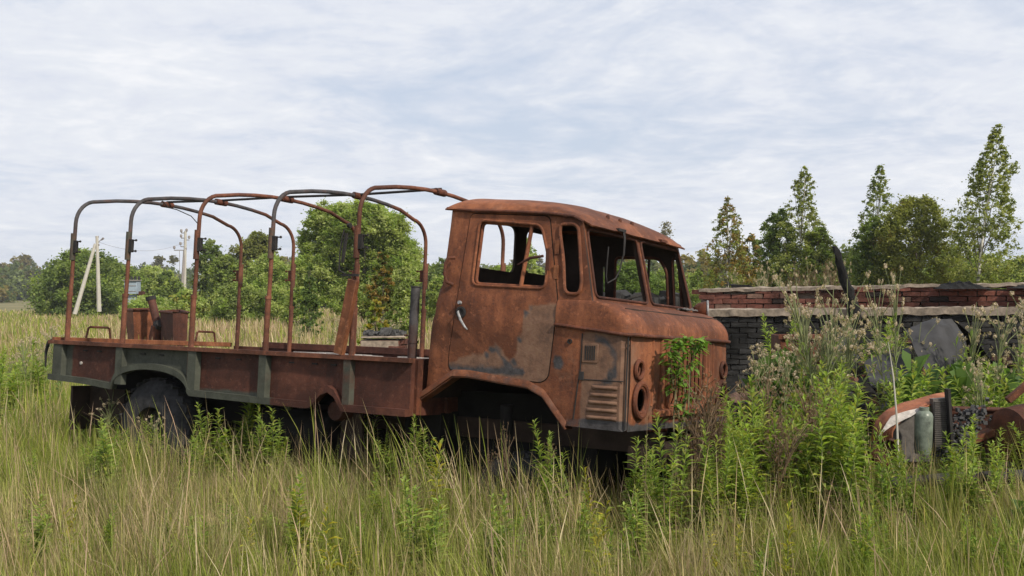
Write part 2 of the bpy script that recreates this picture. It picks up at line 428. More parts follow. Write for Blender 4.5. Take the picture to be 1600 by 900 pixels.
def paint_side(x, z):
    R = G = B = 0.0
    n = fbm(x, z, 1, 4)
    if x > -.365 and z < .66:                                   # front side hatch, burnt to tan
        R = .95
        d = math.hypot(x+.24, (z-.46)*.9); G = .75*math.exp(-((d-.15)/.035)**2)*(x > -.27)+.3*math.exp(-((x+.10)/.05)**2-((z-.36)/.06)**2)
        if z < .07: G = .85
    elif x > -.58 and z < .70:
        R = .25+.25*n; G = 1.1*math.exp(-(((x+.54)/.055)**4+((z-.445)/.05)**4)); B = 0
        if z < .06: G += .5
    elif z < .16: G = .35
    return (R, G, B)
def paint_door(x, z):
    n = fbm(x, z, 3, 5)
    zb = .455+.41*float(ss(-.93, -.80, x))+.10*math.exp(-((x+1.08)/.07)**2)+.03*n-.06*float(ss(-1.3, -1.5, x))
    R = float(ss(zb+.03, zb-.03, z))
    G = .8*math.exp(-((z-.365)/.035)**2)*(x < -.8)+.75*math.exp(-((z-zb+.035)/.03)**2)*(x > -1.16)*(x < -.76)+.15
    if x > -.72 and z < .45: G += .2
    return (R, G*(1 if z < 1 else .3), 0)
# outer side panel with the door opening, the quarter window and the wheel arch
SIDE = [(-1.745, .13), (-1.64, .20), (-1.44, .325), (-1.30, .318), (-.775, .268), (-.65, .212), (-.455, .0), (-.34, -.004), (-.02, -.012), (-.001, .0),
        (0, .668), (-.28, .692), (-.578, .727), (-.570, .86), (-.565, .893), (-.296, .893), (-.43, 1.456), (-.46, 1.50), (-.70, 1.532), (-1.1, 1.56), (-1.632, 1.595),
        (-1.632, 1.5), (-1.652, 1.0), (-1.685, .84), (-1.722, .47)]
for sgn in (-1, 1):
    fn = lambda x, z, s=sgn: smap(x, z, s)
    if sgn > 0:      # the far side: its openings sit a little further forward and lower
        WIN2 = rpoly([(-1.04, .965), (-.525, .93), (-.53, 1.25), (-.60, 1.365), (-1.02, 1.375)], .05, 5)
        QW2 = rpoly([(-.465, .94), (-.395, .94), (-.42, 1.36), (-.475, 1.36)], .025, 4); ST2 = rpoly([(-1.165, 1.0), (-1.135, 1.0), (-1.135, 1.30), (-1.155, 1.30)], .01, 2)
        o = sheet('far_side_panel', SIDE, [WIN2, QW2, ST2], fn, .025, M['rust'], truck, .05, paint_side, out=(0, 1, 0), back=M['inner'])
        for Q in (WIN2, QW2):
            mb = MB(); Q3 = [Vector((x, hw(z)-.03, z)) for x, z in Q]; mb.tube(Q3+[Q3[0], Q3[1]], .014, 8, False); mb.build('window_seal', M['rust_dark'], o)
        mb = MB(); mb.tube([(-.70, hw(1.3)-.02, 1.37), (-.73, hw(1)-.02, .95)], .013, 8); mb.build('vent_post', M['inner'], o)
        continue
    o = sheet('side_panel', SIDE, [DOOR, QW], fn, .025, M['rust'], truck, .04, paint_side, out=(0, sgn, 0), back=M['inner'])
    d = sheet('door', inset(DOOR, .007), [WIN], lambda x, z, s=sgn: (x, smap(x, z, s)[1]+s*.004, z), .035, M['rust'], truck, .04, paint_door, out=(0, sgn, 0), back=M['inner'])
    mb = MB()
    W3 = [Vector((x, sgn*(hw(z)+.004), z)) for x, z in WIN]; mb.tube(W3+[W3[0], W3[1]], .011, 8, False)
    W3 = [Vector((x, sgn*(hw(z)-.03), z)) for x, z in inset(WIN, .012)]; mb.tube(W3+[W3[0], W3[1]], .014, 8, False)
    mb.build('window_frame', M['rust'], d)
    MB().tube([(-.86, sgn*(hw(1.49)-.012), 1.485), (-.905, sgn*(hw(.98)-.012), .985)], .016, 8).build('vent_post', M['rust'], d)
    mb = MB(); Q3 = [Vector((x, sgn*(hw(z)+.006), z)) for x, z in QW]; mb.tube(Q3+[Q3[0], Q3[1]], .014, 8, False)
    mb.build('quarter_window_seal', M['rust'], truck)
# handle, recess, hinges on the near door
door = [o for o in bpy.data.objects if o.name == 'door'][0]
h = MB(); h.lathe((-1.395, -.993, .79), (0, -1, 0), [(0, .045), (.008, .045), (.010, .030), (.002, .018), (.002, 0)], 20)
h.build('handle_plate', M['black'], door)
h = MB(); h.tube([(-1.41, -1.008, .80), (-1.40, -1.03, .79), (-1.37, -1.032, .73), (-1.33, -1.026, .675), (-1.315, -1.018, .66)], [.006, .009, .010, .008, .004], 10, flat=.5)
h.tube([(-1.402, -1.0, .86), (-1.402, -1.02, .865)], [.016, .014], 10)
h.build('door_handle', M['chrome'], door)
g = MB(); g.tube([(-1.50, -.955, 1.21), (-1.535, -1.0, 1.205), (-1.55, -1.008, 1.16), (-1.55, -1.012, 1.08), (-1.535, -1.005, 1.02), (-1.50, -.965, 1.0)], .013, 8)
g.build('grab_handle', M['rust_dark'], truck)
for z in (1.10, 1.285):
    g = MB(); g.box((-.608-.05*(z-1.1), -hw(z)-.008, z), (.035, .012, .10), col=(0, 0, 0)); g.build('hinge', M['rust_bright'], truck)
g = MB(); g.tube([(-.70, -.985, 1.215), (-.80, -1.0, 1.20), (-.90, -1.01, 1.15)], [.010, .011, .006], 8); g.box((-.665, -.975, 1.19), (.03, .02, .16))
g.build('mirror_bracket', M['rust_bed'], truck)
# seam and rain gutter
for s in (-1, 1):
    mb = MB(); mb.tube([(-1.64, s*.885, 1.605), (-1.4, s*.900, 1.580), (-1.1, s*.902, 1.565), (-.70, s*.905, 1.537), (-.50, s*.908, 1.51), (-.42, s*.91, 1.47)], .013, 8)
    mb.build('rain_gutter', M['rust_dark'], truck)
# roof
def roof(u, v):
    x = -1.645+u*1.285; y = (v*2-1)*.905; a = abs(v*2-1)
    xe = min(u, 1)
    yy = y*(1-.03*max(0, u-.9)/.1)
    ze = float(np.interp(x, [-1.67, -1.4, -1.1, -.7, -.46, -.36], [1.605, 1.585, 1.57, 1.54, 1.50, 1.448]))
    tr_ = min(1, max(0, (x+1.645)/.20)); tf = min(1, max(0, (-.36-x)/.62))
    Hh = .145*math.sqrt(max(0, 1-(1-tr_)**2.6))*(1-(1-tf)**2.4)**.8
    Hh *= (1-.18*max(0, (x+1.1)/.75))
    z = ze+Hh*math.sqrt(max(0, 1-a**3.2))
    z += .006*noise.noise(Vector((x*4, y*4, 2)))
    return (x, yy, z)
mb = MB(); mb.grid(56, 56, roof, .012)
mb.c = [((.55 if random.random() < .0 else .1+.35*max(0, fbm(v[0], v[1], 9, 3)), .05, 0)) for v in mb.v]
rf = mb.build('roof', M['rust'], truck, attr='paint')
for y, x in ((-.42, -.47), (-.2, -.47), (0.02, -.47)):
    mb = MB(); p = roof((x+1.645)/1.285, (y/.905+1)/2); mb.lathe((p[0], p[1], p[2]-.005), (0, 0, 1), [(0, .016), (.022, .014), (.028, .008), (.028, 0)], 10)
    mb.build('roof_stud', M['rust_dark'], rf)
# roof bow ribs inside and lining
mb = MB(); mb.grid(20, 20, lambda u, v: (roof(.03+u*.93, .03+v*.94)[0], roof(.03+u*.93, .03+v*.94)[1], roof(.03+u*.93, .03+v*.94)[2]-.03), .004)
mb.build('roof_lining', M['inner'], rf)
# bonnet: the rounded shelf that wraps the sides and the front
def plan(u, w, xf, R, xr):
    "U-shaped plan line, near side rear -> front -> far side rear"
    L1 = xf-R-xr; La = math.pi*R/2; L2 = 2*(w-R); T = 2*L1+2*La+L2; s = u*T
    if s < L1: return (xr+s, -w)
    s -= L1
    if s < La: a = s/R; return (xf-R+R*math.sin(a), -w+R-R*math.cos(a))
    s -= La
    if s < L2: return (xf, -w+R+s)
    s -= L2
    if s < La: a = s/R; return (xf-R+R*math.cos(a), w-R+R*math.sin(a))
    s -= La; return (xf-R-s, w)
def bon(u, t):
    # same fraction of arc for lower and upper line so that corners correspond
    b = plan(u, 1.0, .04, .10, -.572); c = plan(u, .968, -.288, .10, -.572-.0001)
    # make the upper line corner coincide by region
    R = .10
    def reg(w, xf):
        L1 = xf-R+.572; La = math.pi*R/2; L2 = 2*(w-R); return L1, La, L2
    q = [0, .16, .22, .78, .84, 1]
    i = min(4, max(0, next((k for k in range(5) if u <= q[k+1]), 4))); f = (u-q[i])/(q[i+1]-q[i])
    def pt(w, xf):
        L1, La, L2 = reg(w, xf); Ls = [0, L1, L1+La, L1+La+L2, L1+2*La+L2, 2*L1+2*La+L2]; T = Ls[-1]
        return plan((Ls[i]+(Ls[i+1]-Ls[i])*f)/T, w, xf, R, -.572)
    b = pt(1.0, .04); c = pt(.968, -.288)
    a = t*math.pi/2; h_ = 1-math.cos(a); v_ = math.sin(a)**.85
    x = b[0]+(c[0]-b[0])*h_; y = b[1]+(c[1]-b[1])*h_
    zb = .668-.1*min(0, b[0])*1.0 if b[0] < 0 else .668
    z = zb+(.897-zb)*v_
    z += .004*noise.noise(Vector((x*5, y*5, 0)))
    return (x, y, z)
mb = MB(); mb.grid(90, 16, bon, .02)
mb.c = [((.15+.3*fbm(v[0], v[1], 5, 4)), .25*math.exp(-((v[0]+.1)/.12)**2)*(v[1] < -.9)*(v[2] < .78), 0) for v in mb.v]
bonnet = mb.build('bonnet', M['rust'], truck, attr='paint')
mb = MB(); P = [Vector(bon(k/80, 0)) for k in range(81)]
P = [p+Vector((.006 if p.x > 0 else 0, -.008 if p.y < 0 else .008, -.008)) for p in P]
mb.tube(P, .013, 8); mb.build('trim_strip', M['rust_dark'], bonnet)
# scuttle between bonnet and windscreen
# windscreen frame
def wmap(y, z): return (-.296-.134*(z-.893)/.56+.018*(1-(y/.9)**2), y, z)
def wfe(z): return hw(z)-.004
WF = [(-wfe(.885), .885), (wfe(.885), .885), (wfe(1.47), 1.47), (-wfe(1.47), 1.47)]
def wh(y0, y1): return rpoly([(y0, .925), (y1, .925), (y1*.0+y1, 1.43), (y0, 1.43)], .05, 5)
H1 = rpoly([(-.905, .925), (-.035, .925), (-.035, 1.425), (-.855, 1.425)], .05, 5)
H2 = rpoly([(.035, .925), (.905, .925), (.855, 1.425), (.035, 1.425)], .05, 5)
wf = sheet('windscreen_frame', WF, [H1, H2], wmap, .035, M['rust'], truck, .05, lambda a, b: (0.0, .1, 0), out=(1, 0, 0), back=M['inner'])
mb = MB()
for Hq in (H1, H2):
    Q = [Vector(wmap(*p))+Vector((.004, 0, 0)) for p in Hq]; mb.tube(Q+[Q[0], Q[1]], .011, 8, False)
mb.build('windscreen_seal', M['rust_dark'], wf)
# wipers hanging from the header
w = MB(); w.box((-.372, -.40, 1.462), (.05, .12, .02)); w.tube([(-.36, -.36, 1.47), (-.345, -.365, 1.40), (-.345, -.375, 1.27), (-.36, -.38, 1.25)], [.016, .015, .011, .005], 8, flat=.5)
w.build('wiper', M['black'], truck)
w = MB(); w.tube([(-.35, -.375, 1.27), (-.36, -.40, 1.16), (-.37, -.45, 1.09), (-.40, -.53, 1.05), (-.40, -.55, 1.10), (-.39, -.565, 1.2), (-.38, -.57, 1.32)], .006, 6)
w.build('wiper', M['black'], truck)
w = MB(); w.box((-.372, .40, 1.462), (.05, .12, .02)); w.build('wiper_bracket', M['rust_dark'], truck)
# front panel
def fmap(y, z): return (.002+.028*(1-(y/.99)**2)+.01*math.sin(z*4.6), y, z)
GR = rrect(-.335, .165, .365, .61, .05)
def paint_front(y, z):
    G = .9 if z < .05 else .25*math.exp(-((y+.66)/.08)**2-((z-.55)/.1)**2)
    return (.25+.5*max(0, fbm(y, z, 2, 3)), G+.35*(math.hypot((y+.81)*1.6, z-.21) < .15), 0)
FP = [(-.95, -.012), (.95, -.012), (.95, .668), (-.95, .668)]
fp = sheet('front_panel', FP, [GR, circ(-.84, .42, .062), circ(.84, .42, .062), circ(-.80, .205, .088, .098), circ(.80, .205, .088, .098)], fmap, .02, M['rust'], truck, .05, paint_front, out=(1, 0, 0), back=M['inner'])
for s in (-1, 1):
    mb = MB(); mb.ring((fmap(s*.84, .42)[0]+.012, s*.84, .42), .062, .016); mb.ring((fmap(s*.84, .42)[0]-.01, s*.84, .42), .048, .008)
    mb.build('marker_lamp_ring', M['rust_dark'], truck)
    mb = MB(); mb.ring((fmap(s*.8, .205)[0]+.012, s*.80, .205), .105, .02, sz=1.12); mb.ring((fmap(s*.8, .205)[0]+.006, s*.80, .205), .082, .012, sz=1.12)
    mb.lathe((-.04, s*.8, .205), (-1, 0, 0), [(0, .10), (.05, .085), (.085, .05), (.1, 0)], 20)
    mb.build('headlight_bowl', M['rust_dark'], truck)
mb = MB(); Q = [Vector(fmap(*p))+Vector((.006, 0, 0)) for p in inset(GR, -.03)]; mb.tube(Q+[Q[0], Q[1]], .022, 8, False)
for s in (-1, 1): mb.tube([(fmap(.5*s, .1)[0]+.004, s*.50, .10), (fmap(.5*s, .4)[0]+.006, s*.47, .4), (fmap(.5*s, .64)[0]+.004, s*.46, .64)], .016, 8)
for s in (-1, 1): mb.tube([(fmap(.62*s, .1)[0]+.001, s*.61, .16), (fmap(.62*s, .4)[0], s*.60, .4), (fmap(.62*s, .64)[0], s*.6, .64)], .012, 8)
mb.build('grille_surround', M['rust'], truck)
mb = MB()
for k in range(8):
    y = -.27+.082*k; mb.tube([(.012, y, .16), (.035, y, .22), (.035, y, .56), (.012, y, .615)], .015, 6)
mb.build('grille', M['rust'], truck)
mb = MB(); mb.box((-.03, .015, .39), (.02, .8, .5)); mb.build('radiator', M['dark'], truck)  # radiator plate added in shade black to darken the gaps between bars
mb = MB(); mb.prism([(.03, .07), (.075, .085), (.075, .125), (.03, .14)], -.58, .60); mb.build('front_cross_bar', M['rust'], truck)
mb = MB(); mb.prism([(-.14, -.30), (.06, -.30), (.06, -.14), (-.14, -.14)], -.62, .72); mb.tube([(.06, -.35, -.22), (.15, -.35, -.22)], .03, 8)
mb.build('bumper_beam', M['inner'], truck)
# hatch seam, louvres, vent grille
mb = MB()
for k in range(5):
    z = .285-.053*k; x0 = -.262-.012*min(k, 3); x1 = -.062
    mb.grid(10, 6, lambda u, v, z=z, x0=x0, x1=x1: (x0+(x1-x0)*u, -HW-.002-.016*math.sin(math.pi*v)**.7*min(1, 8*u, 8*(1-u)), z-.016+.03*v), .004)
mb.c = [(.9, .1, 0)]*len(mb.v)
lv = mb.build('louvre', M['rust'], truck, attr='paint')
mb = MB(); mb.box((-.283, -HW-.003, .522), (.125, .008, .135), col=(.8, .2, .3)); mb.build('vent_plate', M['rust'], truck, attr='paint', bevel=.003)
mb = MB()
for k in range(5): mb.box((-.318+.0175*k, -HW-.008, .525), (.009, .006, .10))
mb.build('vent_slot', M['black'], truck)
mb = MB(); mb.tube([(-.352, -HW-.001, .66), (-.358, -HW-.001, .40), (-.37, -HW-.001, .33), (-.40, -HW-.001, .05)], .005, 6)
mb.tube([(-.352, -HW-.001, .335), (-.02, -HW+.001, .335)], .004, 6); mb.tube([(.0, -.975, .66), (-.004, -.975, .3), (-.004, -.975, .0)], .006, 6)
mb.box((-.345, -HW-.006, .36), (.035, .014, .06)); mb.build('hatch_seam', M['black'], truck)
mb = MB(); mb.lathe((-.45, -HW+.0, .60), (0, -1, 0), [(0, .018), (.012, .018), (.012, .01), (.0, .008)], 12)
mb.build('fuel_lock', M['black'], truck)
# wheel arch flange and step
AR = [(-1.90, .125), (-1.75, .118), (-1.64, .185), (-1.44, .315), (-1.30, .318), (-.775, .265), (-.65, .21), (-.545, .09), (-.455, -.01)]
mb = MB(); prev = None
for s in (-1,):
    def arch(u, v):
        t = u*(len(AR)-1); i = min(int(t), len(AR)-2); f = t-i; x = AR[i][0]*(1-f)+AR[i+1][0]*f; z = AR[i][1]*(1-f)+AR[i+1][1]*f
        return (x, -HW-.016*math.sin(math.pi*v/2), z-.012+.045*(1-v))
    mb.grid(48, 4, arch, .012)
    # inner return of the arch
    def arch2(u, v):
        t = u*(len(AR)-1); i = min(int(t), len(AR)-2); f = t-i; x = AR[i][0]*(1-f)+AR[i+1][0]*f; z = AR[i][1]*(1-f)+AR[i+1][1]*f
        return (x, -HW-.016+.12*v, z-.014)
    mb.grid(48, 3, arch2, .008)
mb.c = [(.35, .42, 0)]*len(mb.v)
mb.build('wheel_arch', M['rust'], truck, attr='paint')
mb = MB(); mb.box((-1.83, -.95, .105), (.16, .14, .03)); mb.build('step', M['rust'], truck)
# cab back wall with its two rear windows
def rmap(y, z): return (xrear(z)+.004, y, z)
RW = [(-.92, .12), (.92, .12), (.92, .7), (.83, 1.60), (.7, 1.67), (-.7, 1.67), (-.83, 1.60), (-.92, .7)]
sheet('rear_wall', RW, [rpoly([(-.66, 1.18), (.14, 1.18), (.12, 1.57), (-.62, 1.57)], .08), rpoly([(.32, 1.2), (.80, 1.2), (.72, 1.56), (.30, 1.56)], .07)], rmap, .02, M['rust'], truck, .06, out=(-1, 0, 0), back=M['inner'])
# interior
mb = MB(); mb.box((-.90, 0, .335), (1.6, 1.86, .02)); mb.box((-.02-.05, 0, .60), (.02, 1.8, .5)); mb.build('cab_floor', M['inner'], truck)
mb = MB(); mb.box((-.95, .0, .55), (1.1, .62, .42), taper=.2); mb.build('engine_cover', M['inner'], truck, bevel=.03)
for y in (-.6, .6):
    s_ = MB(); s_.box((-1.25, y, .60), (.45, .46, .03)); s_.tube([(-1.45, y-.2, .6), (-1.52, y-.2, 1.05), (-1.52, y+.2, 1.05), (-1.45, y+.2, .6)], .014, 6)
    s_.tube([(-1.05, y-.2, .6), (-1.05, y-.2, .34)], .014, 6); s_.tube([(-1.05, y+.2, .6), (-1.05, y+.2, .34)], .014, 6); s_.tube([(-1.48, y-.2, .85), (-1.48, y+.2, .85)], .012, 6)
    s_.build('seat_frame', M['black'], truck)
mb = MB(); mb.ring((-.72, .5, .93), .2, .012, ax=(-.5, 0, 1)); mb.tube([(-.72, .5, .93), (-.45, .5, .45)], .02, 8)
mb.box((-.36, .35, .84), (.10, .95, .14)); mb.build('steering_wheel', M['black'], truck)
mb = MB(); mb.box((-.36, 0, .855), (.10, 1.8, .05)); mb.build('dashboard', M['inner'], truck, bevel=.01)
# search lamp on the far side and the rag
mb = MB(); mb.lathe((-.20, 1.03, .925), (.93, .36, .03), [(-.13, 0), (-.12, .03), (-.08, .062), (-.02, .078), (.0, .08)], 24)
mb.tube([(-.27, 1.0, .80), (-.26, 1.01, .92)], .012, 6)
lamp = mb.build('search_lamp', M['rust_dark'], truck)
MB().ring((-.197, 1.031, .925), .078, .010, ax=(.93, .36, .03)).build('lamp_rim', M['chrome'], lamp)
mb = MB(); mb.lathe((-.20, 1.03, .925), (.93, .36, .03), [(-.02, .07), (-.03, .05), (-.035, 0)], 24); mb.build('lamp_reflector', M['rust'], lamp)
mb = MB(); mb.grid(14, 10, lambda u, v: (-.27+.10*u+.02*noise.noise(Vector((u*4, v*4, 1))), .50+.24*v, .90+.012*abs(noise.noise(Vector((u*5, v*6, 7))))*2+.01*math.sin(3*u)), .004)
mb.build('crumpled_rag', M['alu'], truck, ang=10)
mb = MB(); mb.tube([(-1.19, .0, 1.45), (-1.2, .0, 1.6)], .01, 6)

# ---- load bed
ZR = .425; BW = 1.16; BX0, BX1 = -6.0, -1.72
def zb_(x): return float(np.interp(x, [-6.0, -5.0, -4.1, -2.3, -1.7], [.045, .02, .0, -.02, -.02]))
arc = []
for k in range(19):
    a = math.pi*(1-k/18); arc.append((-4.60+.50*math.cos(a), .0+.205*math.sin(a)**.8 if math.sin(a) > 0 else .0))
sarc = [(-2.70, -.02), (-2.66, .02), (-2.60, .09), (-2.53, .125), (-2.46, .10), (-2.41, .04), (-2.37, -.02)]
def paint_bed(x, z):
    n = fbm(x, z, 4, 2.5)
    B = 0.0
    if x < -4.02 and (x > -5.05): B = .95
    if x < -5.72: B = .9
    if z < .10 and x < -3.2: B = .75
    d = abs(math.hypot(x+4.6, z*1.9)-.52); B = max(B, .9*math.exp(-(d/.08)**2)*(x < -4))
    return (0, .12+.2*max(0, n), B+.15*n)
out_ = [(-5.98, .07)]+[(-5.98, .045)]+[(x, z+.0) for x, z in arc]+sarc+[(-1.74, -.02), (-1.74, ZR-.02), (-5.98, ZR-.02)]
bed = sheet('side_board', out_[1:], [], lambda x, z: (x, -BW+.03+.004*math.sin(x*9), z), .012, M['rust_bed'], truck, .05, paint_bed, out=(0, -1, 0))
# top rail, bottom lip following the arches
def strip(path, y0, y1, hz, mat, name, pc, parent=truck):
    mb = MB()
    def fn(u, v, side):
        t = u*(len(path)-1); i = min(int(t), len(path)-2); f = t-i
        x = path[i][0]*(1-f)+path[i+1][0]*f; z = path[i][1]*(1-f)+path[i+1][1]*f
        return x, z
    n = 90
    sec = [(y0, 0), (y1, 0), (y1, hz), (y0, hz)]
    V = []; 
    for i in range(n+1):
        x, z = fn(i/n, 0, 0)
        for (y, dz) in sec: V.append((x, y, z+dz))
    F = [(i*4+k, i*4+(k+1) % 4, (i+1)*4+(k+1) % 4, (i+1)*4+k) for i in range(n) for k in range(4)]+[(0, 1, 2, 3), (n*4+3, n*4+2, n*4+1, n*4)]
    mb.add(V, F); mb.c = [pc(v[0], v[2]) for v in mb.v]
    return mb.build(name, mat, parent, attr='paint')
low = [(-6.02, .045), (-5.5, .03)]+[(x, z) for x, z in arc]+[(-3.2, -.015)]+sarc+[(-1.74, -.02)]
# keep even spacing along the arches
def even(path, h=.045):
    P = [np.array(path[0])]; out = []
    for a, b in zip(path[:-1], path[1:]):
        k = max(1, int(math.hypot(b[0]-a[0], b[1]-a[1])/h)); out += [(a[0]+(b[0]-a[0])*t/k, a[1]+(b[1]-a[1])*t/k) for t in range(k)]
    return out+[path[-1]]
strip(even(low), -BW-.025, -BW+.045, .055, M['rust_bed'], 'lower_lip', lambda x, z: (0, .1, .95 if x < -3.1 else 0))
strip([(-6.04, ZR-.035), (-1.72, ZR-.035)], -BW-.03, -BW+.05, .035, M['rust_pipe'], 'top_rail', lambda x, z: (0, .25, .25 if x < -2.4 else 0))
for x, w_, g_ in ((-5.90, .16, .95), (-5.02, .12, .95), (-4.07, .13, .95), (-3.235, .11, .75), (-2.33, .10, .6)):
    mb = MB(); mb.prism([(x-w_/2, -BW+.03), (x-w_/2+.015, -BW-.02), (x+w_/2-.015, -BW-.02), (x+w_/2, -BW+.03)], zb_(x)+.03, ZR-.037, plane='xy')
    mb.c = [(0, .25 if x > -4 else .05, g_)]*len(mb.v); mb.build('stake_rib', M['rust_bed'], truck, attr='paint')
for x in (-5.55, -5.35, -4.75, -4.5, -3.8, -3.55, -2.95, -2.7, -2.5):
    mb = MB(); mb.box((x, -BW+.024, ZR-.085), (.055, .012, .012)); mb.build('tie_slot', M['black'], truck)
mb = MB(); mb.lathe((-5.6, -BW+.03, .22), (0, -1, 0), [(0, .015), (.012, .015), (.014, 0)], 10); mb.build('rivet', M['white_ash'], truck)
# front board, far board, tailgate, floor
mb = MB(); mb.box((-1.765, 0, .2), (.02, 2.26, .44)); mb.box((-1.78, 0, ZR-.02), (.05, 2.3, .035)); mb.build('front_board', M['rust_bed'], truck, bevel=.004)
for y in (-1.02, -.6, .6, 1.02): MB().box((-1.745, y, .2), (.03, .07, .42)).build('board_post', M['rust_dark'], truck)
mb = MB(); mb.box(((-5.95-1.74)/2+.0, 1.15, .22), (4.18, .02, .40)); mb.box((-3.6, 1.15, ZR+.02), (3.75, .06, .07)); mb.build('far_side_board', M['rust_bed'], truck, bevel=.004)
mb = MB(); mb.box((-6.0, 0, ZR+.005), (.045, 2.32, .05)); mb.box((-6.0, .2, ZR-.04), (.03, .12, .04)); mb.build('tailgate_rail', M['rust_bright'], truck, bevel=.004)
for y0, y1 in ((-.77, -.52), (.65, .90)):
    mb = MB(); mb.tube([(-6.0, y0-.02, ZR+.03), (-6.0, y0, ZR+.13), (-6.0, y0+.02, ZR+.14), (-6.0, y1-.02, ZR+.14), (-6.0, y1, ZR+.13), (-6.0, y1+.02, ZR+.03)], .012, 6)
    mb.build('grab_handle', M['rust_dark'], truck)
mb = MB(); mb.tube([(-6.05, -1.13, .42), (-6.10, -1.14, .40), (-6.13, -1.14, .30), (-6.12, -1.14, .16)], [.02, .018, .014, .008], 8); mb.build('tailgate_latch', M['black'], truck)
mb = MB(); mb.box((-3.87, 0, .20), (4.2, 2.24, .03)); mb.box((-4.9, -.6, -.02), (2.1, .02, .45)); mb.box((-3.2, -.2, -.2), (1.3, .3, .5)); mb.build('bed_floor', M['dark'], truck)  # floor, with dark panels added below to close sunlit gaps under the bed
mb = MB(); mb.box((-3.3, .86, ZR-.075), (2.9, .42, .03)); 
for x in (-4.6, -3.3, -2.0): mb.box((x, .86, .2), (.04, .3, .25))
bench = mb.build('side_bench', M['rust_bed'], truck)
mb = MB()
for k in range(46):
    x = -4.9+2.9*random.random(); y = .7+.4*random.random(); s = random.uniform(.03, .14)
    n = 7; r_ = [s*random.uniform(.5, 1) for _ in range(n)]
    zt = ZR-.055+random.uniform(0, .03)
    mb.prism([(x+2.2*r_[i]*math.cos(i*6.283/n), y+.6*r_[i]*math.sin(i*6.283/n)) for i in range(n)], zt-.02, zt+.004, plane='xy')
mb.build('flaked_ash', M['white_ash'], bench)
# canopy hoops
HX = [-5.855, -5.06, -4.158, -3.268, -2.342]
def hoop_path(x, lean=0, H=1.90):
    P = []; yb = BW-.045; ys = 1.10; r = .24; zs = 1.80
    P.append((x, -yb, ZR-.35)); P.append((x, -yb, ZR)); P.append((x+lean*.3, -yb+.01, 1.0)); 
    for k in range(9):
        a = k/8*math.radians(86); P.append((x+lean, -(ys-r)-r*math.cos(a), zs-r+r*math.sin(a)))
    for k in range(1, 8):
        y = -(ys-r)+2*(ys-r)*k/8; P.append((x+lean, y, zs+.085*math.cos(y/(ys-r)*math.pi/2)**.8 if abs(y) < ys-r else zs))
    for k in range(8, -1, -1):
        a = k/8*math.radians(86); P.append((x+lean, (ys-r)+r*math.cos(a), zs-r+r*math.sin(a)-.03))
    P.append((x+lean*.3, yb-.01, 1.0)); P.append((x, yb, ZR)); P.append((x, yb, ZR-.3))
    return P
for i, x in enumerate(HX):
    P = hoop_path(x)
    mb = MB(); mb.tube(P, .0185, 12)
    g = [1, .9, .0, .55, 0][i]
    mb.c = [(0, (.75 if g > .5 else g)*float(ss(1.25, 1.5, v[2]))*(1 if v[1] < .6 else .2), .35*g*float(ss(1.2, 1.4, v[2]))) for v in mb.v]
    hp = mb.build('canopy_hoop', M['rust_pipe'], truck, attr='paint')
    for s in (-1, 1):
        y = s*(BW-.045)
        sl_ = MB(); sl_.tube([(x, y, ZR-.33), (x, y, ZR+.45)], .025, 12); sl_.tube([(x, y, ZR+.43), (x, y, ZR+.46)], .029, 12)
        sl_.c = [(0, .1, 0)]*len(sl_.v); sl_.build('socket_tube', M['rust_pipe'], hp, attr='paint')
        c_ = MB(); zc = 1.33 if s < 0 else 1.22
        c_.tube([(x, y, zc-.13), (x, y, zc+.13)], .026, 12)
        c_.c = [(0, .4, .6 if (g > .3 and s < 0) else 0)]*len(c_.v); c_.build('clamp_sleeve', M['rust_pipe'], hp, attr='paint')
        c_ = MB(); sx = 1 if s < 0 else -1
        c_.box((x+.04*sx, y, zc), (.04, .03, .12)); 
        for dz in (-.05, .05): c_.tube([(x+.06*sx, y, zc+dz), (x+.105*sx, y-.005, zc+dz)], [.006, .006], 6); c_.lathe((x+.105*sx, y-.005, zc+dz), (1, 0, 0), [(0, 0), (0, .011), (.010, .011), (.010, 0)], 8)
        c_.build('wing_clamp', M['rust_dark'] if s > 0 else M['black'], hp)
# longitudinal rod over the bows
mb = MB(); mb.tube([(-5.86, .0, 1.915), (-5.06, .0, 1.905), (-4.16, 0, 1.91), (-3.27, 0, 1.90), (-2.33, 0, 1.915)], .012, 8)
mb.build('canopy_rod', M['black'], truck)
for x in HX:
    mb = MB(); mb.tube([(x, -.07, 1.885), (x, .07, 1.885)], .032, 10); mb.build('rod_clip', M['rust_dark'], truck)
mb = MB(); mb.tube([(-5.06, -.75, 1.80), (-5.03, -.7, 1.74), (-5.0, -.62, 1.73), (-4.93, -.5, 1.68), (-4.90, -.42, 1.60)], .005, 5); mb.build('loose_wire', M['black'], truck)
# leaning channel, hanging latch, intake pipe
d_ = Matrix.Rotation(math.radians(11), 3, 'Y')
mb = MB()
for off in ((0, 0, 0, .085, .012, .60), (-.04, .018, 0, .008, .045, .60), (.04, .018, 0, .008, .045, .60)):
    mb.box(tuple(Vector((-2.365, -1.19, .725))+d_@Vector(off[:3])), off[3:], rot=d_)
mb.build('leaning_channel', M['rust_bright'], truck, bevel=.002)
mb = MB(); mb.box((-2.455, -1.13, 1.28), (.022, .02, .24), rot=Matrix.Rotation(.12, 3, 'Y')); mb.tube([(-2.47, -1.13, 1.43), (-2.50, -1.13, 1.25), (-2.50, -1.13, 1.1), (-2.43, -1.13, 1.07)], .007, 6)
mb.tube([(-2.40, -1.13, 1.46), (-2.43, -1.13, 1.46)], .02, 8); mb.box((-2.37, -1.14, 1.06), (.16, .02, .02)); mb.build('hanging_latch', M['black'], truck)
mb = MB(); mb.tube([(-1.905, -.9, .30), (-1.905, -.9, .55), (-1.90, -.9, .985)], .037, 16)
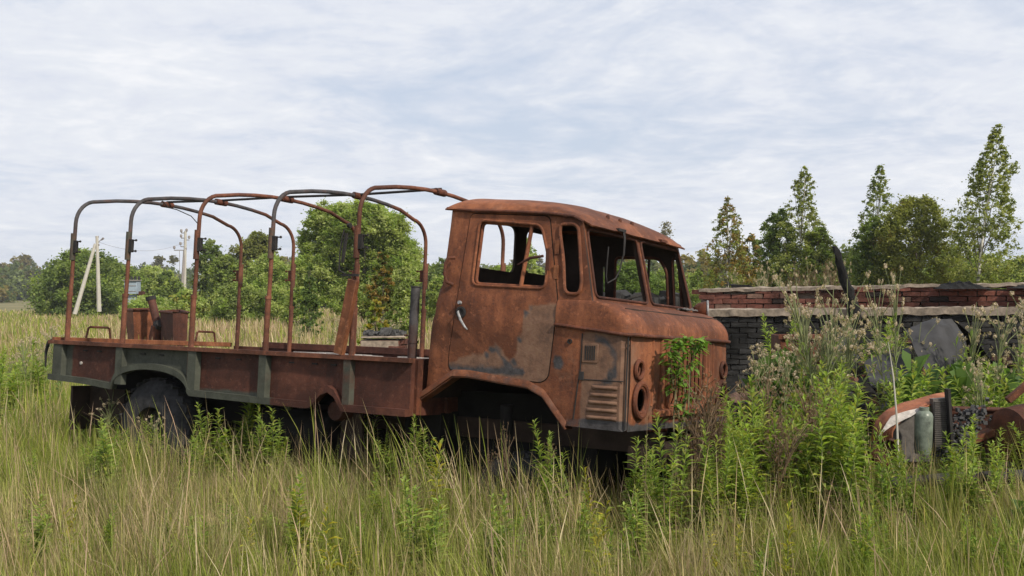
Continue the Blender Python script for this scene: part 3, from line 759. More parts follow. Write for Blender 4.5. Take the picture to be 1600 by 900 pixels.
mb.tube([(-1.905, -.9, .54), (-1.905, -.9, .56)], .042, 14); mb.tube([(-1.94, -.92, .60), (-1.97, -.93, .60)], .008, 6)
mb.c = [(0, 1.0 if v[2] > .8 else .5, 0) for v in mb.v]; mb.build('intake_pipe', M['rust_dark'], truck, attr='paint')
mb = MB(); mb.ring((-1.90, -.9, .985), .035, .006, ax=(0, 0, 1)); mb.build('pipe_lip', M['black'], truck)
# chassis, wheels, tank, mudguard
for y in (-.42, .42):
    mb = MB(); mb.box((-2.9, y, -.12), (5.9, .07, .16)); mb.build('chassis_rail', M['inner'], truck, bevel=.004)
for x in (-5.8, -4.6, -3.3, -1.9, -.3):
    mb = MB(); mb.box((x, 0, -.11), (.08, .86, .12)); mb.build('cross_member', M['rust_dark'], truck)
for x in (-4.68, -1.10):
    mb = MB(); mb.tube([(x, -.85, -.37), (x, -.25, -.37), (x, .0, -.37), (x, .85, -.37)], [.06, .07, .17, .06], 16); mb.build('axle', M['black'], truck)
def wheel(x, y, z, R, s, lean=0):
    w_ = .15
    mb = MB(); mb.lathe((x, y, z), (lean, s, 0), [(-w_, .20), (-w_-.01, .24), (-w_-.005, .33), (-w_+.03, R-.04), (-w_+.07, R-.005), (0, R), (w_-.07, R-.005), (w_-.03, R-.04), (w_+.005, .33), (w_+.01, .24), (w_, .20)], 44)
    for k in range(30):
        a = 2*math.pi*k/30
        for ss_ in (-1, 1):
            c = Vector((x+math.cos(a)*(R-.004), y+ss_*.075, z+math.sin(a)*(R-.004)))
            mb.box(c, (.05, .085, .022), rot=Matrix.Rotation(-a+math.pi/2, 3, 'Y') @ Matrix.Rotation(.35*ss_, 3, 'Z'))
    t_ = mb.build('wheel', M['tyre'], truck, ang=30)
    mb = MB(); mb.lathe((x, y, z), (lean, s, 0), [(w_+.005, .235), (w_-.01, .215), (.03, .19), (.03, .11), (.07, .10), (.075, .05), (.11, .045), (.11, 0)], 28)
    mb.build('rim', M['black'], t_)
wheel(-4.68, -.92, -.34, .46, -1); wheel(-4.68, .92, -.34, .46, 1); wheel(-1.10, .9, -.42, .42, 1); wheel(-1.02, -.60, -.62, .36, -1, .3)
mb = MB(); mb.lathe((-2.53, -1.06, -.03), (0, 1, 0), [(0, 0), (0, .075), (.02, .085), (.3, .085), (.3, 0)], 20)
mb.build('tank_neck', M['rust_bed'], truck)
mb = MB(); mb.prism([(-2.56, -.05), (-2.36, -.05), (-2.33, -.40), (-2.58, -.43)], -.93, -.90); mb.build('mud_flap', M['inner'], truck)
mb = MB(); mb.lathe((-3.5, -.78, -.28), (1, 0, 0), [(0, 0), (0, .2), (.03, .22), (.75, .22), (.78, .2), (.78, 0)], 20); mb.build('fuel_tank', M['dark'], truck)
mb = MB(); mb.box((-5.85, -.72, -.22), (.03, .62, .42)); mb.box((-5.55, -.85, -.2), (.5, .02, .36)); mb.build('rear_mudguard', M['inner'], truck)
mb = MB(); mb.box((-1.15, .62, -.15), (1.9, .02, .95)); mb.box((-1.1, -.30, -.12), (1.25, .25, .55), jit=.04); mb.box((-1.95, -.2, -.25), (.4, .9, .5), jit=.05); mb.tube([(-1.1, -.7, -.5), (-1.1, -.75, .1)], .05, 10); mb.build('underbody_shade_fill', M['dark'], truck)  # inner housing and boxes added in black for the shade under the cab

# ------------------------------------------------------------------ ruined foundation, rubble, scrap
def brick_wall(name, p0, p1, z0a, z0b, ncourse, depth, colfn, mat, missing=.0, topjit=.0, bl=.25, bh=.077, parent=None):
    "courses of real bricks from p0 to p1 (plan points); bottom height varies from z0a to z0b"
    mb = MB(); a = Vector((p0[0], p0[1], 0)); b = Vector((p1[0], p1[1], 0)); d = (b-a); Lh = d.length; d.normalize()
    ang = math.atan2(d.y, d.x); nrm = Vector((d.y, -d.x, 0)); n = int(Lh/bl)
    for c in range(ncourse):
        for k in range(-1, n+1):
            s = (k+.5*(c % 2)+.5)*bl
            if s < 0 or s > Lh: continue
            if random.random() < missing*(c/ncourse)**2: continue
            z = z0a+(z0b-z0a)*s/Lh+(c+.5)*bh
            o = a+d*s+nrm*(-.06+random.uniform(-.012, .012))+Vector((0, 0, z+random.uniform(-.003, .003)))
            mb.box(o, (bl-.014, .12, bh-.011), rot=Matrix.Rotation(ang+random.uniform(-.02, .02), 3, 'Z'), col=colfn(s, c), jit=.008)
    o = mb.build(name, mat, parent, smooth=False); return o, a, d, nrm, Lh, ang
def red(s, c):
    k = random.uniform(.8, 1.15)*(.85+.35*math.sin(s*1.3+c)*math.sin(s*.37)); r = random.random()
    if r < .05: return (.05*k, .035*k, .03*k)
    if r < .12: return (.20*k, .12*k, .09*k)
    return (.17*k, .066*k, .048*k)
def sooty(s, c):
    k = random.uniform(.75, 1.3); r = random.random()
    if r < .05: return (.07*k, .035*k, .028*k)
    if r < .13: return (.05*k, .048*k, .045*k)
    return (.026*k, .025*k, .025*k)
def slab_top(name, a, d, nrm, Lh, z0a, z0b, off0, off1, thk, mat, parent, rough=.03, n=90):
    mb = MB()
    def fn(u, v):
        s = u*Lh; p = a+d*s+nrm*(off0+(off1-off0)*v+.02*noise.noise(Vector((s*2.3, v*3, 5))))
        z = z0a+(z0b-z0a)*u+rough*noise.noise(Vector((s*1.7, v*2, 1)))+rough*.7*noise.noise(Vector((s*6, v*5, 3)))
        return (p.x, p.y, z)
    mb.grid(n, 5, fn, thk); return mb.build(name, mat, parent)
# lower storey (dark, sooty) with its ledge, and the red upper courses set back on it
Wl0, Wl1 = at(935, 470, 16.6), at(1760, 470, 14.2)
Wu0, Wu1 = at(1092, 460, 17.0), at(1760, 460, 14.6)
found = empty('brick_foundation', (Wl0.x, Wl0.y, .2))
tag(found, 'ruined brick foundation with sooty lower courses and red top behind the truck', 'ruin')
def wadd(o):
    o.parent = found; o.location = -found.location; return o
o, a, d, nr_, Lh, ang = brick_wall('lower_wall', (Wl0.x, Wl0.y), (Wl1.x, Wl1.y), .20, .30, 15, .12, sooty, M['brick']); wadd(o)
zt0, zt1 = .20+15*.077, .30+15*.077
wadd(slab_top('ledge', a, d, nr_, Lh, zt0+.035, zt1+.04, .05, -.50, .10, M['concrete'], None, .03, 260))
mb = MB(); c_ = a+d*Lh/2-nr_*.36; mb.box((c_.x, c_.y, .72), (Lh, .46, 1.25), rot=Matrix.Rotation(ang, 3, 'Z')); wadd(mb.build('wall_core', M['concrete'], None))
o, a2, d2, nr2, Lh2, ang2 = brick_wall('upper_wall', (Wu0.x, Wu0.y), (Wu1.x, Wu1.y), zt0+.05, zt1+.04, 4, .12, red, M['brick'], missing=.22); wadd(o)
wadd(slab_top('mortar_cap', a2, d2, nr2, Lh2, zt0+.05+4*.077+.012, zt1+.04+4*.077+.02, .015, -.40, .05, M['concrete'], None, .03, 260))
mb = MB(); c_ = a2+d2*Lh2/2-nr2*.26; mb.box((c_.x, c_.y, (zt0+zt1)/2+.17), (Lh2, .28, .29), rot=Matrix.Rotation(ang2, 3, 'Z')); wadd(mb.build('upper_wall_core', M['concrete'], None))
def loc_to(o, name_loc):    # move a mesh's origin to its base without moving it
    me = o.data; p = Vector(name_loc)
    for v in me.vertices: v.co -= p
    o.location = p; return o
# far return wall of the foundation seen through the cab, charred debris on it
mb = MB()
for k in range(70):
    p = at(random.uniform(930, 1052), 470, random.uniform(18.5, 20.5)); s = random.uniform(.08, .26)
    mb.box((p.x, p.y, 1.30+random.uniform(0, .28)), (s*1.6, s, s*.8), rot=Matrix.Rotation(random.uniform(0, 3), 3, 'Z')@Matrix.Rotation(random.uniform(-.6, .6), 3, 'X'), col=sooty(0, 0), jit=.03)
o = mb.build('charred_rubble', M['brick'], None, smooth=False); tag(o, kind='stuff', label='heap of charred rubble seen through the windscreen opening', cat='rubble')
p = at(1060, 480, 17.6); mb = MB(); mb.box((p.x, p.y+.2, 1.34), (2.2, .9, .05), rot=Matrix.Rotation(-.1, 3, 'Z'), jit=.015)
tag(mb.build('fallen_board', M['board'], None, bevel=.008), 'flat tan board lying on the ruined wall beside the cab pillar', 'board')
# dark cinder mound on the wall at the right
def mound(name, u0, u1, Y, zb, h, mat, label, n=40, dy=.8):
    p0, p1 = at(u0, 450, Y), at(u1, 450, Y); mb = MB()
    def fn(u, v):
        k = math.sin(math.pi*u)**.7*math.sin(math.pi*v)**.7
        return (p0.x+(p1.x-p0.x)*u, Y+dy*(v-.5), zb+h*k*(1+.9*noise.noise(Vector((u*9, v*4, p0.x)))+.5*noise.noise(Vector((u*23, v*9, p0.x)))))
    mb.grid(n, 10, fn); o = mb.build(name, mat, None); tag(o, label, 'rubble', kind='stuff'); return o
mound('cinder_heap', 1462, 1535, 15.5, 1.72, .09, M['char'], 'low black cinder heap on top of the brick wall')
mound('cinder_heap', 1572, 1680, 15.2, 1.73, .07, M['char'], 'low black cinder heap at the right end of the wall top')
p = at(1158, 455, 17); mb = MB(); mb.box((p.x, p.y+.1, 1.74), (.26, .14, .1), jit=.02); mb.box((p.x+.15, p.y+.12, 1.72), (.16, .14, .07), jit=.02)
tag(mb.build('broken_block', M['char'], None, bevel=.01), 'small black block lying on the left end of the brick wall', 'block')
# charred post
a_, b_ = at(1338, 500, 15.3), at(1304, 385, 15.3); mb = MB(); P = [a_.lerp(b_, t) for t in np.linspace(0, 1, 16)]
P = [q+Vector((.012*noise.noise(Vector((i*.9, 0, 1))), 0, 0)) for i, q in enumerate(P)]
mb.tube(P, [.09, .085, .085, .082, .08, .075, .078, .07, .072, .066, .062, .064, .06, .058, .055, .03], 9)
for i, v in enumerate(mb.v):
    mb.v[i] = tuple(Vector(v)+Vector((1, 0, 0))*.04*noise.noise(Vector(v)*11))
tag(mb.build('charred_post', M['char'], None), 'black charred post leaning up above the brick wall', 'post')
# rubble spread in front of the wall
mb = MB()
def chunk(n, u0, u1, Y0, Y1, zf, cf, smin=.05, smax=.2):
    for k in range(n):
        Y = random.uniform(Y0, Y1); p = at(random.uniform(u0, u1), 500, Y); s = random.uniform(smin, smax)
        z = float(ground(p.x, Y))+zf(p.x, Y)*random.uniform(.2, 1)
        mb.box((p.x, Y, z), (s*1.5, s, s*.7), rot=Matrix.Rotation(random.uniform(0, 3), 3, 'Z')@Matrix.Rotation(random.uniform(-.7, .7), 3, 'X')@Matrix.Rotation(random.uniform(-.5, .5), 3, 'Y'), col=cf(0, 0), jit=s*.15)
chunk(420, 1125, 1700, 10.2, 14.0, lambda x, y: .42, lambda s, c: red(s, c) if random.random() < .3 else sooty(s, c), .05, .22)
chunk(160, 1170, 1290, 9.6, 11.0, lambda x, y: .55, lambda s, c: red(s, c) if random.random() < .35 else tuple(x*2 for x in sooty(s, c)), .04, .14)
o = mb.build('brick_rubble', M['brick'], None, smooth=False); tag(o, 'broken sooty bricks strewn before the foundation wall', 'rubble', kind='stuff')
mb = MB()
def rm(u, v):
    x = 2.2+5.2*u; y = 9.6+4.6*v
    return (x, y, float(ground(x, y))-.06+.40*math.sin(math.pi*min(1, u*1.1))**.6*math.sin(math.pi*v)**.6*(1+.6*noise.noise(Vector((x*1.3, y*1.3, 0))))+.05*noise.noise(Vector((x*7, y*7, 0))))
mb.grid(70, 60, rm); tag(mb.build('ash_mound', M['ash'], None), 'dark ash and cinder mound under the weeds before the wall', 'ash', kind='stuff')
def patch(name, net, th, mat, label, cat, nu=16, nv=16, crumple=.02, paint=None):
    net = [[at(*q) for q in row] for row in net]
    mb = MB(); mb.grid(nu, nv, lambda u, v: bez(net, u, v)+Vector((0, 1, 0))*crumple*noise.noise(Vector((u*3, v*3, net[0][0].x)))+Vector((0, 0, 1))*crumple*.5*noise.noise(Vector((u*5, v*4, 3))), th)
    o = mb.build(name, mat, None, ang=50); tag(o, label, cat); return o
# big crumpled panel: rows from the crest down
patch('crumpled_panel', [[(1416, 518, 10.6), (1436, 506, 10.7), (1452, 493, 10.8), (1487, 498, 10.9)],
                         [(1424, 536, 10.25), (1450, 520, 10.35), (1474, 505, 10.5), (1503, 512, 10.9)],
                         [(1440, 560, 10.0), (1465, 560, 10.1), (1490, 535, 10.3), (1512, 536, 10.9)],
                         [(1452, 600, 10.0), (1470, 612, 10.1), (1500, 570, 10.4), (1512, 560, 10.9)]], .006, M['slate'],
      'large crumpled dark grey metal panel standing in the weeds before the wall', 'metal sheet', 26, 26, .05)
patch('hollow_shade_panel', [[(1487, 499, 10.95), (1520, 520, 11.0), (1535, 545, 11.0), (1556, 572, 11.1)],
                     [(1485, 530, 11.2), (1515, 540, 11.2), (1530, 560, 11.2), (1550, 590, 11.2)],
                     [(1470, 580, 11.2), (1510, 580, 11.2), (1520, 590, 11.2), (1540, 600, 11.2)],
                     [(1462, 612, 11.0), (1490, 612, 11.1), (1510, 610, 11.1), (1530, 612, 11.1)]], .006, M['char'],
      'black sheet added for the shaded hollow behind the crumpled grey panel', 'metal sheet')  # shade of the panel's open right side, built as a black sheet
patch('flat_panel', [[(1350, 566, 10.6), (1370, 555, 10.7), (1395, 548, 10.8), (1420, 542, 10.9)],
                     [(1352, 575, 10.3), (1375, 570, 10.4), (1400, 562, 10.5), (1424, 556, 10.6)],
                     [(1356, 590, 10.1), (1380, 585, 10.2), (1405, 578, 10.3), (1428, 572, 10.4)],
                     [(1360, 602, 9.9), (1385, 598, 10.0), (1410, 592, 10.1), (1430, 590, 10.2)]], .006, M['slate'],
      'smaller pale grey flat panel lying left of the crumpled one', 'metal sheet', crumple=.03)
patch('bent_panel', [[(1288, 524, 11.6), (1305, 516, 11.7), (1322, 516, 11.8), (1338, 522, 11.9)],
                     [(1290, 540, 11.4), (1305, 532, 11.5), (1322, 530, 11.6), (1340, 536, 11.7)],
                     [(1292, 556, 11.3), (1308, 550, 11.4), (1325, 548, 11.5), (1345, 552, 11.6)],
                     [(1298, 580, 11.2), (1312, 575, 11.3), (1330, 570, 11.4), (1350, 566, 11.5)]], .006, M['slate'],
      'grey bent panel half hidden by thistles in front of the wall', 'metal sheet', crumple=.04)
# open dark metal box
p = at(1243, 560, 11.3); mb = MB(); w_, h_ = .40, .42; zc = 1.7-(555-454)/FPX*11.3
mb.box((p.x, 11.5, zc), (w_, .02, h_)); mb.box((p.x-w_/2, 11.3, zc), (.015, .4, h_)); mb.box((p.x+w_/2, 11.3, zc), (.015, .4, h_)); mb.box((p.x, 11.3, zc-h_/2), (w_, .4, .02))
mb.box((p.x, 11.1, zc+h_/2-.02), (w_+.06, .03, .04)); mb.tube([(p.x-w_/2-.02, 11.1, zc+h_/2), (p.x+w_/2+.02, 11.1, zc+h_/2+.005)], .014, 8); mb.box((p.x, 11.12, zc+.08), (w_, .012, .25))
tag(mb.build('metal_box', M['rust_dark'], None, bevel=.003), 'dark burnt metal box with a rolled rim in front of the wall', 'metal box')
# ---- wrecked radiator and wing at the right
Yw = 8.3
wr = empty('wrecked_front_end', at(1430, 715, Yw)); wr.location.z = float(ground(wr.location.x, Yw))
tag(wr, 'wrecked vehicle front end with rusty white wing, radiator and green cylinder in the weeds', 'wreck')
WL = wr.location
def wat(u, v, Y): return at(u, v, Y)-WL
net = [[wat(1361, 690, 8.0), wat(1362, 640, 8.0), wat(1395, 628, 8.1), wat(1482, 612, 8.3)],
       [wat(1372, 695, 7.9), wat(1372, 648, 7.9), wat(1405, 634, 8.0), wat(1482, 618, 8.2)],
       [wat(1378, 690, 7.85), wat(1378, 655, 7.85), wat(1410, 640, 7.9), wat(1475, 626, 8.1)],
       [wat(1394, 684, 7.8), wat(1390, 660, 7.8), wat(1420, 645, 7.85), wat(1440, 640, 8.0)]]
mb = MB(); mb.grid(20, 24, lambda u, v: bez(net, u, v)+Vector((0, 0, .008*noise.noise(Vector((u*6, v*6, 0))))), .015)
c0 = [.0]*len(mb.v)
mb.build('wing', M['hidewhite'], wr)
net = [[wat(1392, 650, 7.86), wat(1410, 642, 7.86), wat(1425, 640, 7.9), wat(1440, 636, 7.9)],
       [wat(1384, 660, 7.83), wat(1400, 652, 7.83), wat(1420, 646, 7.88), wat(1438, 640, 7.88)],
       [wat(1376, 675, 7.80), wat(1390, 662, 7.80), wat(1410, 654, 7.85), wat(1430, 646, 7.86)],
       [wat(1372, 682, 7.80), wat(1384, 670, 7.80), wat(1400, 660, 7.82), wat(1422, 651, 7.85)]]
mb = MB(); mb.grid(10, 10, lambda u, v: bez(net, u, v)+Vector((0, -.01, 0)), .006); mb.build('white_paint_flake', M['white_ash'], wr)
mb = MB(); mb.box(wat(1418, 684, 8.1), (.32, .10, .36), rot=Matrix.Rotation(.1, 3, 'Z')); mb.build('radiator_tank', M['alu'], wr, bevel=.01)
mb = MB(); c_ = wat(1469, 660, 8.05); mb.box(c_, (.12, .05, .36), rot=Matrix.Rotation(.15, 3, 'Z')@Matrix.Rotation(-.06, 3, 'Y'))
for k in range(22): mb.box(c_+Vector((0, -.03, -.17+.0155*k)), (.115, .012, .005), rot=Matrix.Rotation(.15, 3, 'Z'))
mb.build('radiator_core', M['alu'], wr)
mb = MB(); mb.box(wat(1483, 652, 8.0), (.02, .07, .42), rot=Matrix.Rotation(-.06, 3, 'Y')); mb.build('side_frame', M['black'], wr)
mb = MB(); c_ = wat(1443, 672, 7.85); mb.lathe(c_, (.03, 0, 1), [(-.17, 0), (-.17, .055), (-.12, .062), (.10, .064), (.125, .055), (.14, .035), (.165, .035), (.165, .025), (.14, .02)], 26)
mb.build('glass_cylinder', M['glass_green'], wr)
mb = MB(); c_ = wat(1382, 706, 7.95); mb.lathe(c_, (0, -1, .1), [(-.1, 0), (-.1, .10), (.06, .11), (.07, .09), (.0, .08), (.0, 0)], 24); mb.build('drum', M['rust_dark'], wr)
# frame piece, diagonal plate
mb = MB(); A_, B_ = wat(1487, 638, 8.6), wat(1568, 640, 8.7); mb.tube([A_, B_], .018, 8); mb.box((A_+B_)/2+Vector((0, .05, -.16)), (.42, .02, .3)); mb.build('cross_frame', M['rust_dark'], wr)
mb = MB(); A_, B_ = wat(1490, 705, 8.2), wat(1560, 664, 8.4); d3 = (B_-A_).normalized(); mb.box((A_+B_)/2, ((B_-A_).length, .12, .05), rot=Matrix.Rotation(-math.atan2(d3.z, d3.x), 3, 'Y')); mb.build('diagonal_plate', M['rust'], wr, bevel=.004)
mb = MB()
for k in range(420):
    t = random.random(); q = wat(1525, 640, 8.3).lerp(wat(1480, 712, 8.1), t)+Vector((random.gauss(0, .05), random.gauss(0, .04), random.gauss(0, .03)))
    s = random.uniform(.008, .03); mb.box(q, (s, s, s*.8), rot=Matrix.Rotation(random.uniform(0, 3), 3, 'Z')@Matrix.Rotation(random.uniform(0, 3), 3, 'X'))
tag(mb.build('melted_alloy_lump', M['ash'], wr, smooth=False), kind='stuff')
# rusty drum-like machine at the right edge
p = at(1612, 680, 8.2); p.z = float(ground(p.x, 8.2)); mc = empty('rusty_machine', p)
tag(mc, 'dark brown rusted machine housing at the right edge of the picture', 'scrap')
mb = MB(); mb.lathe((.0, 0, .52), (1, .25, 0), [(-.24, 0), (-.24, .18), (-.21, .27), (-.05, .30), (.12, .31), (.14, .34), (.2, .34), (.22, .30), (.5, .28), (.52, 0)], 36); mb.build('housing', M['rust_dark'], mc)
mb = MB(); mb.box((-.05, -.1, .2), (.5, .3, .4)); mb.build('machine_foot', M['black'], mc, bevel=.01)
mb = MB(); mb.box((-.06, .05, .92), (.26, .05, .05), rot=Matrix.Rotation(-.7, 3, 'Y')); mb.build('lever', M['rust'], mc, bevel=.004)
# black pipe lying in front
a_, b_ = at(1390, 756, 7.4), at(1680, 738, 7.6); mb = MB(); mb.tube([a_, a_.lerp(b_, .3)+Vector((0, 0, .01)), a_.lerp(b_, .6), b_], .042, 14)
mb.tube([a_.lerp(b_, .62), a_.lerp(b_, .66)], .055, 14)
tag(mb.build('black_pipe', M['black'], None), 'long black pipe lying level in the grass at lower right', 'pipe')
a_ = at(1408, 742, 7.3); a_.z = float(ground(a_.x, 7.3)); mb = MB(); mb.tube([a_, at(1403, 700, 7.3), at(1401, 650, 7.3), at(1396, 590, 7.3), at(1388, 535, 7.3)], [.009, .008, .007, .005, .002], 8)
tag(mb.build('bare_stick', M['pole'], None), 'pale bare upright stick in front of the rusty white wing', 'stick')
# ---- brick pier behind the load bed
Yp = 15.0; a_, b_ = at(545, 560, Yp), at(645, 560, Yp); pier = empty('brick_pier', ((a_.x+b_.x)/2, Yp, 0)); pier.location.z = float(ground(pier.location.x, Yp))
tag(pier, 'low square brick pier topped with gravel behind the truck bed', 'masonry')
ztop = 1.7-(527-454)/FPX*Yp; zg = pier.location.z; hC = ztop-zg
x0, x1 = at(562, 530, Yp).x-pier.location.x, at(624, 530, Yp).x-pier.location.x
mb = MB(); mb.box(((x0+x1)/2, .35, hC/2-.02), (x1-x0-.03, .72, hC-.06)); mb.build('core', M['concrete'], pier)
for nm, pa, pb in (('front_face', (x0, 0), (x1, 0)), ('side_face', (x1, 0), (x1+.14, .75))):
    o, *_ = brick_wall(nm, pa, pb, 0, 0, int(hC/.077), .1, red, M['brick'], parent=pier)
mb = MB(); mb.box(((x0+x1)/2+.04, .36, hC), (x1-x0+.08, .76, .02), jit=.01); mb.build('cap_slab', M['concrete'], pier, bevel=.01)
mb = MB()
for k in range(160):
    s = random.uniform(.02, .06); mb.box(((x0+x1)/2+random.uniform(-.25, .3), .1+random.uniform(0, .5), hC+.03+abs(random.gauss(0, .02))), (s, s, s*.7), rot=Matrix.Rotation(random.uniform(0, 3), 3, 'Z'), jit=.008)
mb.box(((x0+x1)/2+.08, .1, hC+.08), (.14, .08, .07), jit=.02); mb.build('gravel', M['ash'], pier, smooth=False)
# ---- rusty hoppers with a leaning pipe, behind the bed
Yh = 24.0
def hopper(u0, u1, vt, vb, Y, label, mat, um):
    pa, pb = at(u0, vt, Y), at(u1, vt, Y); pm = at(um, vt, Y-.6); zt = pa.z; base = float(ground((pa.x+pb.x)/2, Y)); r = empty('rusty_hopper', ((pa.x+pb.x)/2, Y, base)); tag(r, label, 'hopper', 'rusty steel hoppers in the field')
    q = [(pa.x, Y), (pm.x, Y-.6), (pb.x, Y), (pa.x+pb.x-pm.x, Y+.9)]
    cx_ = sum(t_[0] for t_ in q)/4; cy_ = sum(t_[1] for t_ in q)/4
    V = [(x-r.location.x, y-r.location.y, zt-base+.02*random.uniform(-1, 1)) for x, y in q]+[(cx_+(x-cx_)*.80-r.location.x, cy_+(y-cy_)*.80-r.location.y, 0) for x, y in q]
    mb = MB(); mb.add(V, [(0, 1, 5, 4), (1, 2, 6, 5), (2, 3, 7, 6), (3, 0, 4, 7)]); o = mb.build('bin', mat, r, smooth=False)
    s_ = o.modifiers.new('s', 'SOLIDIFY'); s_.thickness = .03
    mb = MB(); mb.tube([V[0], V[1], V[2], V[3], V[0]], .03, 6); mb.build('rim', M['rust_dark'], r); return r
hopper(196, 246, 484, 540, 24.0, 'left rusty steel hopper with a dark ragged side behind the truck bed', M['rust'], 208)
hopper(250, 294, 487, 540, 23.0, 'right rusty steel hopper with an orange front behind the truck bed', M['rust_bed'], 270)
p = at(243, 540, 23.4); base = float(ground(p.x, 23.4)); aug = empty('leaning_feed_pipe', (p.x, 23.4, base)); tag(aug, 'rusty pipe with a flanged elbow leaning between the two hoppers', 'pipe')
def ga(u, v, Y): return at(u, v, Y)-aug.location
mb = MB(); mb.tube([ga(236, 466, 23.4), ga(247, 510, 23.2)], .085, 12); mb.build('tube', M['rust_bed'], aug)
mb = MB(); mb.tube([ga(235, 463, 23.4), ga(236.5, 469, 23.4)], .11, 12); mb.tube([ga(245, 506, 23.2), ga(249, 510, 23.1), ga(251, 505, 23.0)], .09, 10); mb.build('flange', M['black'], aug)
mb = MB(); mb.tube([ga(246, 510, 23.2), ga(243, 524, 23.2), ga(241, 560, 23.3)], .13, 10); mb.tube([ga(236, 524, 23.4), ga(252, 535, 23.2)], .06, 8); mb.build('stand', M['rust_dark'], aug)
# ---- utility poles, cabinet, line
def pole_tube(mb, a, b, r0, r1, n=8): mb.tube([a, a.lerp(b, .5), b], [r0, (r0+r1)/2, r1], n)
Y1 = 95.0
b1 = at(154, 487, Y1); b1.z = float(ground(b1.x, Y1)); r = empty('braced_pole', b1); tag(r, 'pale concrete utility pole with a slanting brace and a small lamp arm', 'utility pole')
def pa_(u, v, Y=Y1): return at(u, v, Y)-r.location
mb = MB(); pole_tube(mb, pa_(155, 487)*1.0, pa_(151.5, 369), .20, .13); mb.build('pole', M['pole'], r)
mb = MB(); pole_tube(mb, pa_(117, 491, Y1-1), pa_(149, 381), .19, .14); mb.build('brace', M['pole'], r)
mb = MB(); mb.tube([pa_(152, 382), pa_(155, 377), pa_(159, 374)], .035, 6); mb.tube([pa_(158, 375), pa_(162, 372)], [.07, .10], 8); mb.build('lamp_arm', M['pole_dark'], r)
mb = MB(); mb.tube([pa_(148, 383), pa_(155, 382.5)], .10, 6)
for u, v in ((150, 372), (153.4, 372)): mb.lathe(pa_(u, v), (0, 0, 1), [(0, .03), (.1, .06), (.2, .03), (.2, 0)], 8)
mb.build('insulator', M['pole_dark'], r)
Y2 = 125.0
b2 = at(288, 480, Y2); b2.z = float(ground(b2.x, Y2)); r = empty('double_pole', b2); tag(r, 'distant twin leg power pole with side arms and insulators', 'utility pole')
def pb_(u, v, Y=Y2): return at(u, v, Y)-r.location
mb = MB(); pole_tube(mb, pb_(287.5, 480), pb_(289.8, 361), .22, .15); mb.build('pole', M['pole'], r)
mb = MB(); pole_tube(mb, pb_(283, 480, Y2-1), pb_(288, 392), .2, .14); mb.build('brace', M['pole_dark'], r)
mb = MB()
for p0, p1 in (((283, 364), (291, 364)), ((289, 375), (295.5, 375)), ((272, 391), (290, 391)), ((282, 385), (290, 386)), ((283, 372), (289, 372))): mb.tube([pb_(*p0), pb_(*p1)], .06, 6)
mb.build('cross_arm', M['pole_dark'], r)
for u, v in ((283.3, 361), (295.5, 371), (272.3, 387), (282, 381), (283, 369), (290, 389), (291.5, 360)):
    mb = MB(); mb.lathe(pb_(u, v)-Vector((0, 0, .2)), (0, 0, 1), [(0, .05), (.05, .05), (.1, .14), (.3, .15), (.4, .1), (.42, 0)], 8); mb.build('insulator', M['pole_dark'], r)
mb = MB(); mb.tube([pb_(280.5, 392), pb_(280.7, 440)], .03, 5); mb.build('down_wire', M['pole_dark'], r)
mb = MB(); a_, b_ = at(153, 378, Y1), at(289, 378, Y2)
mb.tube([a_.lerp(b_, t)-Vector((0, 0, 3.6*t*(1-t))) for t in np.linspace(0, 1, 14)], .012, 5)
tag(mb.build('power_line', M['pole_dark'], None), 'thin sagging wire strung between the two utility poles', 'power line')
Y3 = 82.0
b3 = at(209, 480, Y3); b3.z = float(ground(b3.x, Y3)); r = empty('transformer_cabinet', b3); tag(r, 'pale grey transformer cabinet raised on a post in front of the bushes', 'transformer')
def pc_(u, v, Y=Y3): return at(u, v, Y)-r.location
c_ = pc_(207, 449); mb = MB(); mb.box(c_, (.95, .9, 1.0)); mb.build('cabinet', M['box_grey'], r, bevel=.02)
mb = MB(); mb.box(c_+Vector((.0, -.05, .52)), (1.1, 1.1, .08)); mb.box(c_+Vector((0, -.47, .12)), (.9, .03, .05)); mb.box(c_+Vector((0, -.47, -.3)), (.9, .03, .05)); mb.build('cabinet_roof', M['pole_dark'], r, bevel=.02)
for k in range(4):
    mb = MB(); mb.lathe(c_+Vector((-.35+.28*k, 0, .56)), (0, 0, 1), [(0, .06), (.06, .1), (.2, .1), (.28, .05), (.28, 0)], 8); mb.build('insulator', M['black'], r)
mb = MB(); mb.box(c_+Vector((.62, .1, -.45)), (.5, .3, .3)); mb.build('breaker_box', M['rust_dark'], r, bevel=.02)
mb = MB(); mb.box((c_.x-.1, .1, c_.z/2-.3), (.7, .5, c_.z-.5)); mb.build('plinth', M['box_grey'], r, bevel=.02)

# ------------------------------------------------------------------ trees and bushes
def leafquads(C, size, flat=.0, rs=None, aspect=1.6):
    "one small folded leaf quad at each centre, random orientation"
    rs = rs or rng; n = len(C)
    a = rs.normal(size=(n, 3)); a[:, 2] *= .55; a /= np.linalg.norm(a, axis=1)[:, None]+1e-9
    b = rs.normal(size=(n, 3)); b[:, 2] *= .55; b -= a*(a*b).sum(1)[:, None]; b /= np.linalg.norm(b, axis=1)[:, None]+1e-9
    s = (size*rs.uniform(.6, 1.3, n))[:, None]
    V = np.stack([C-a*s*aspect/2, C+b*s*.5, C+a*s*aspect/2, C-b*s*.5], 1).reshape(-1, 3)
    F = np.arange(4*n).reshape(n, 4); return V, F
def pick(cols, n, rs=None, var=.2):
    rs = rs or rng; cols = np.array([c[:3] for c in cols]); w = np.array([1.0]*len(cols)); i = rs.integers(0, len(cols), n)
    c = cols[i]*rs.uniform(1-var, 1+var, (n, 1)); return c
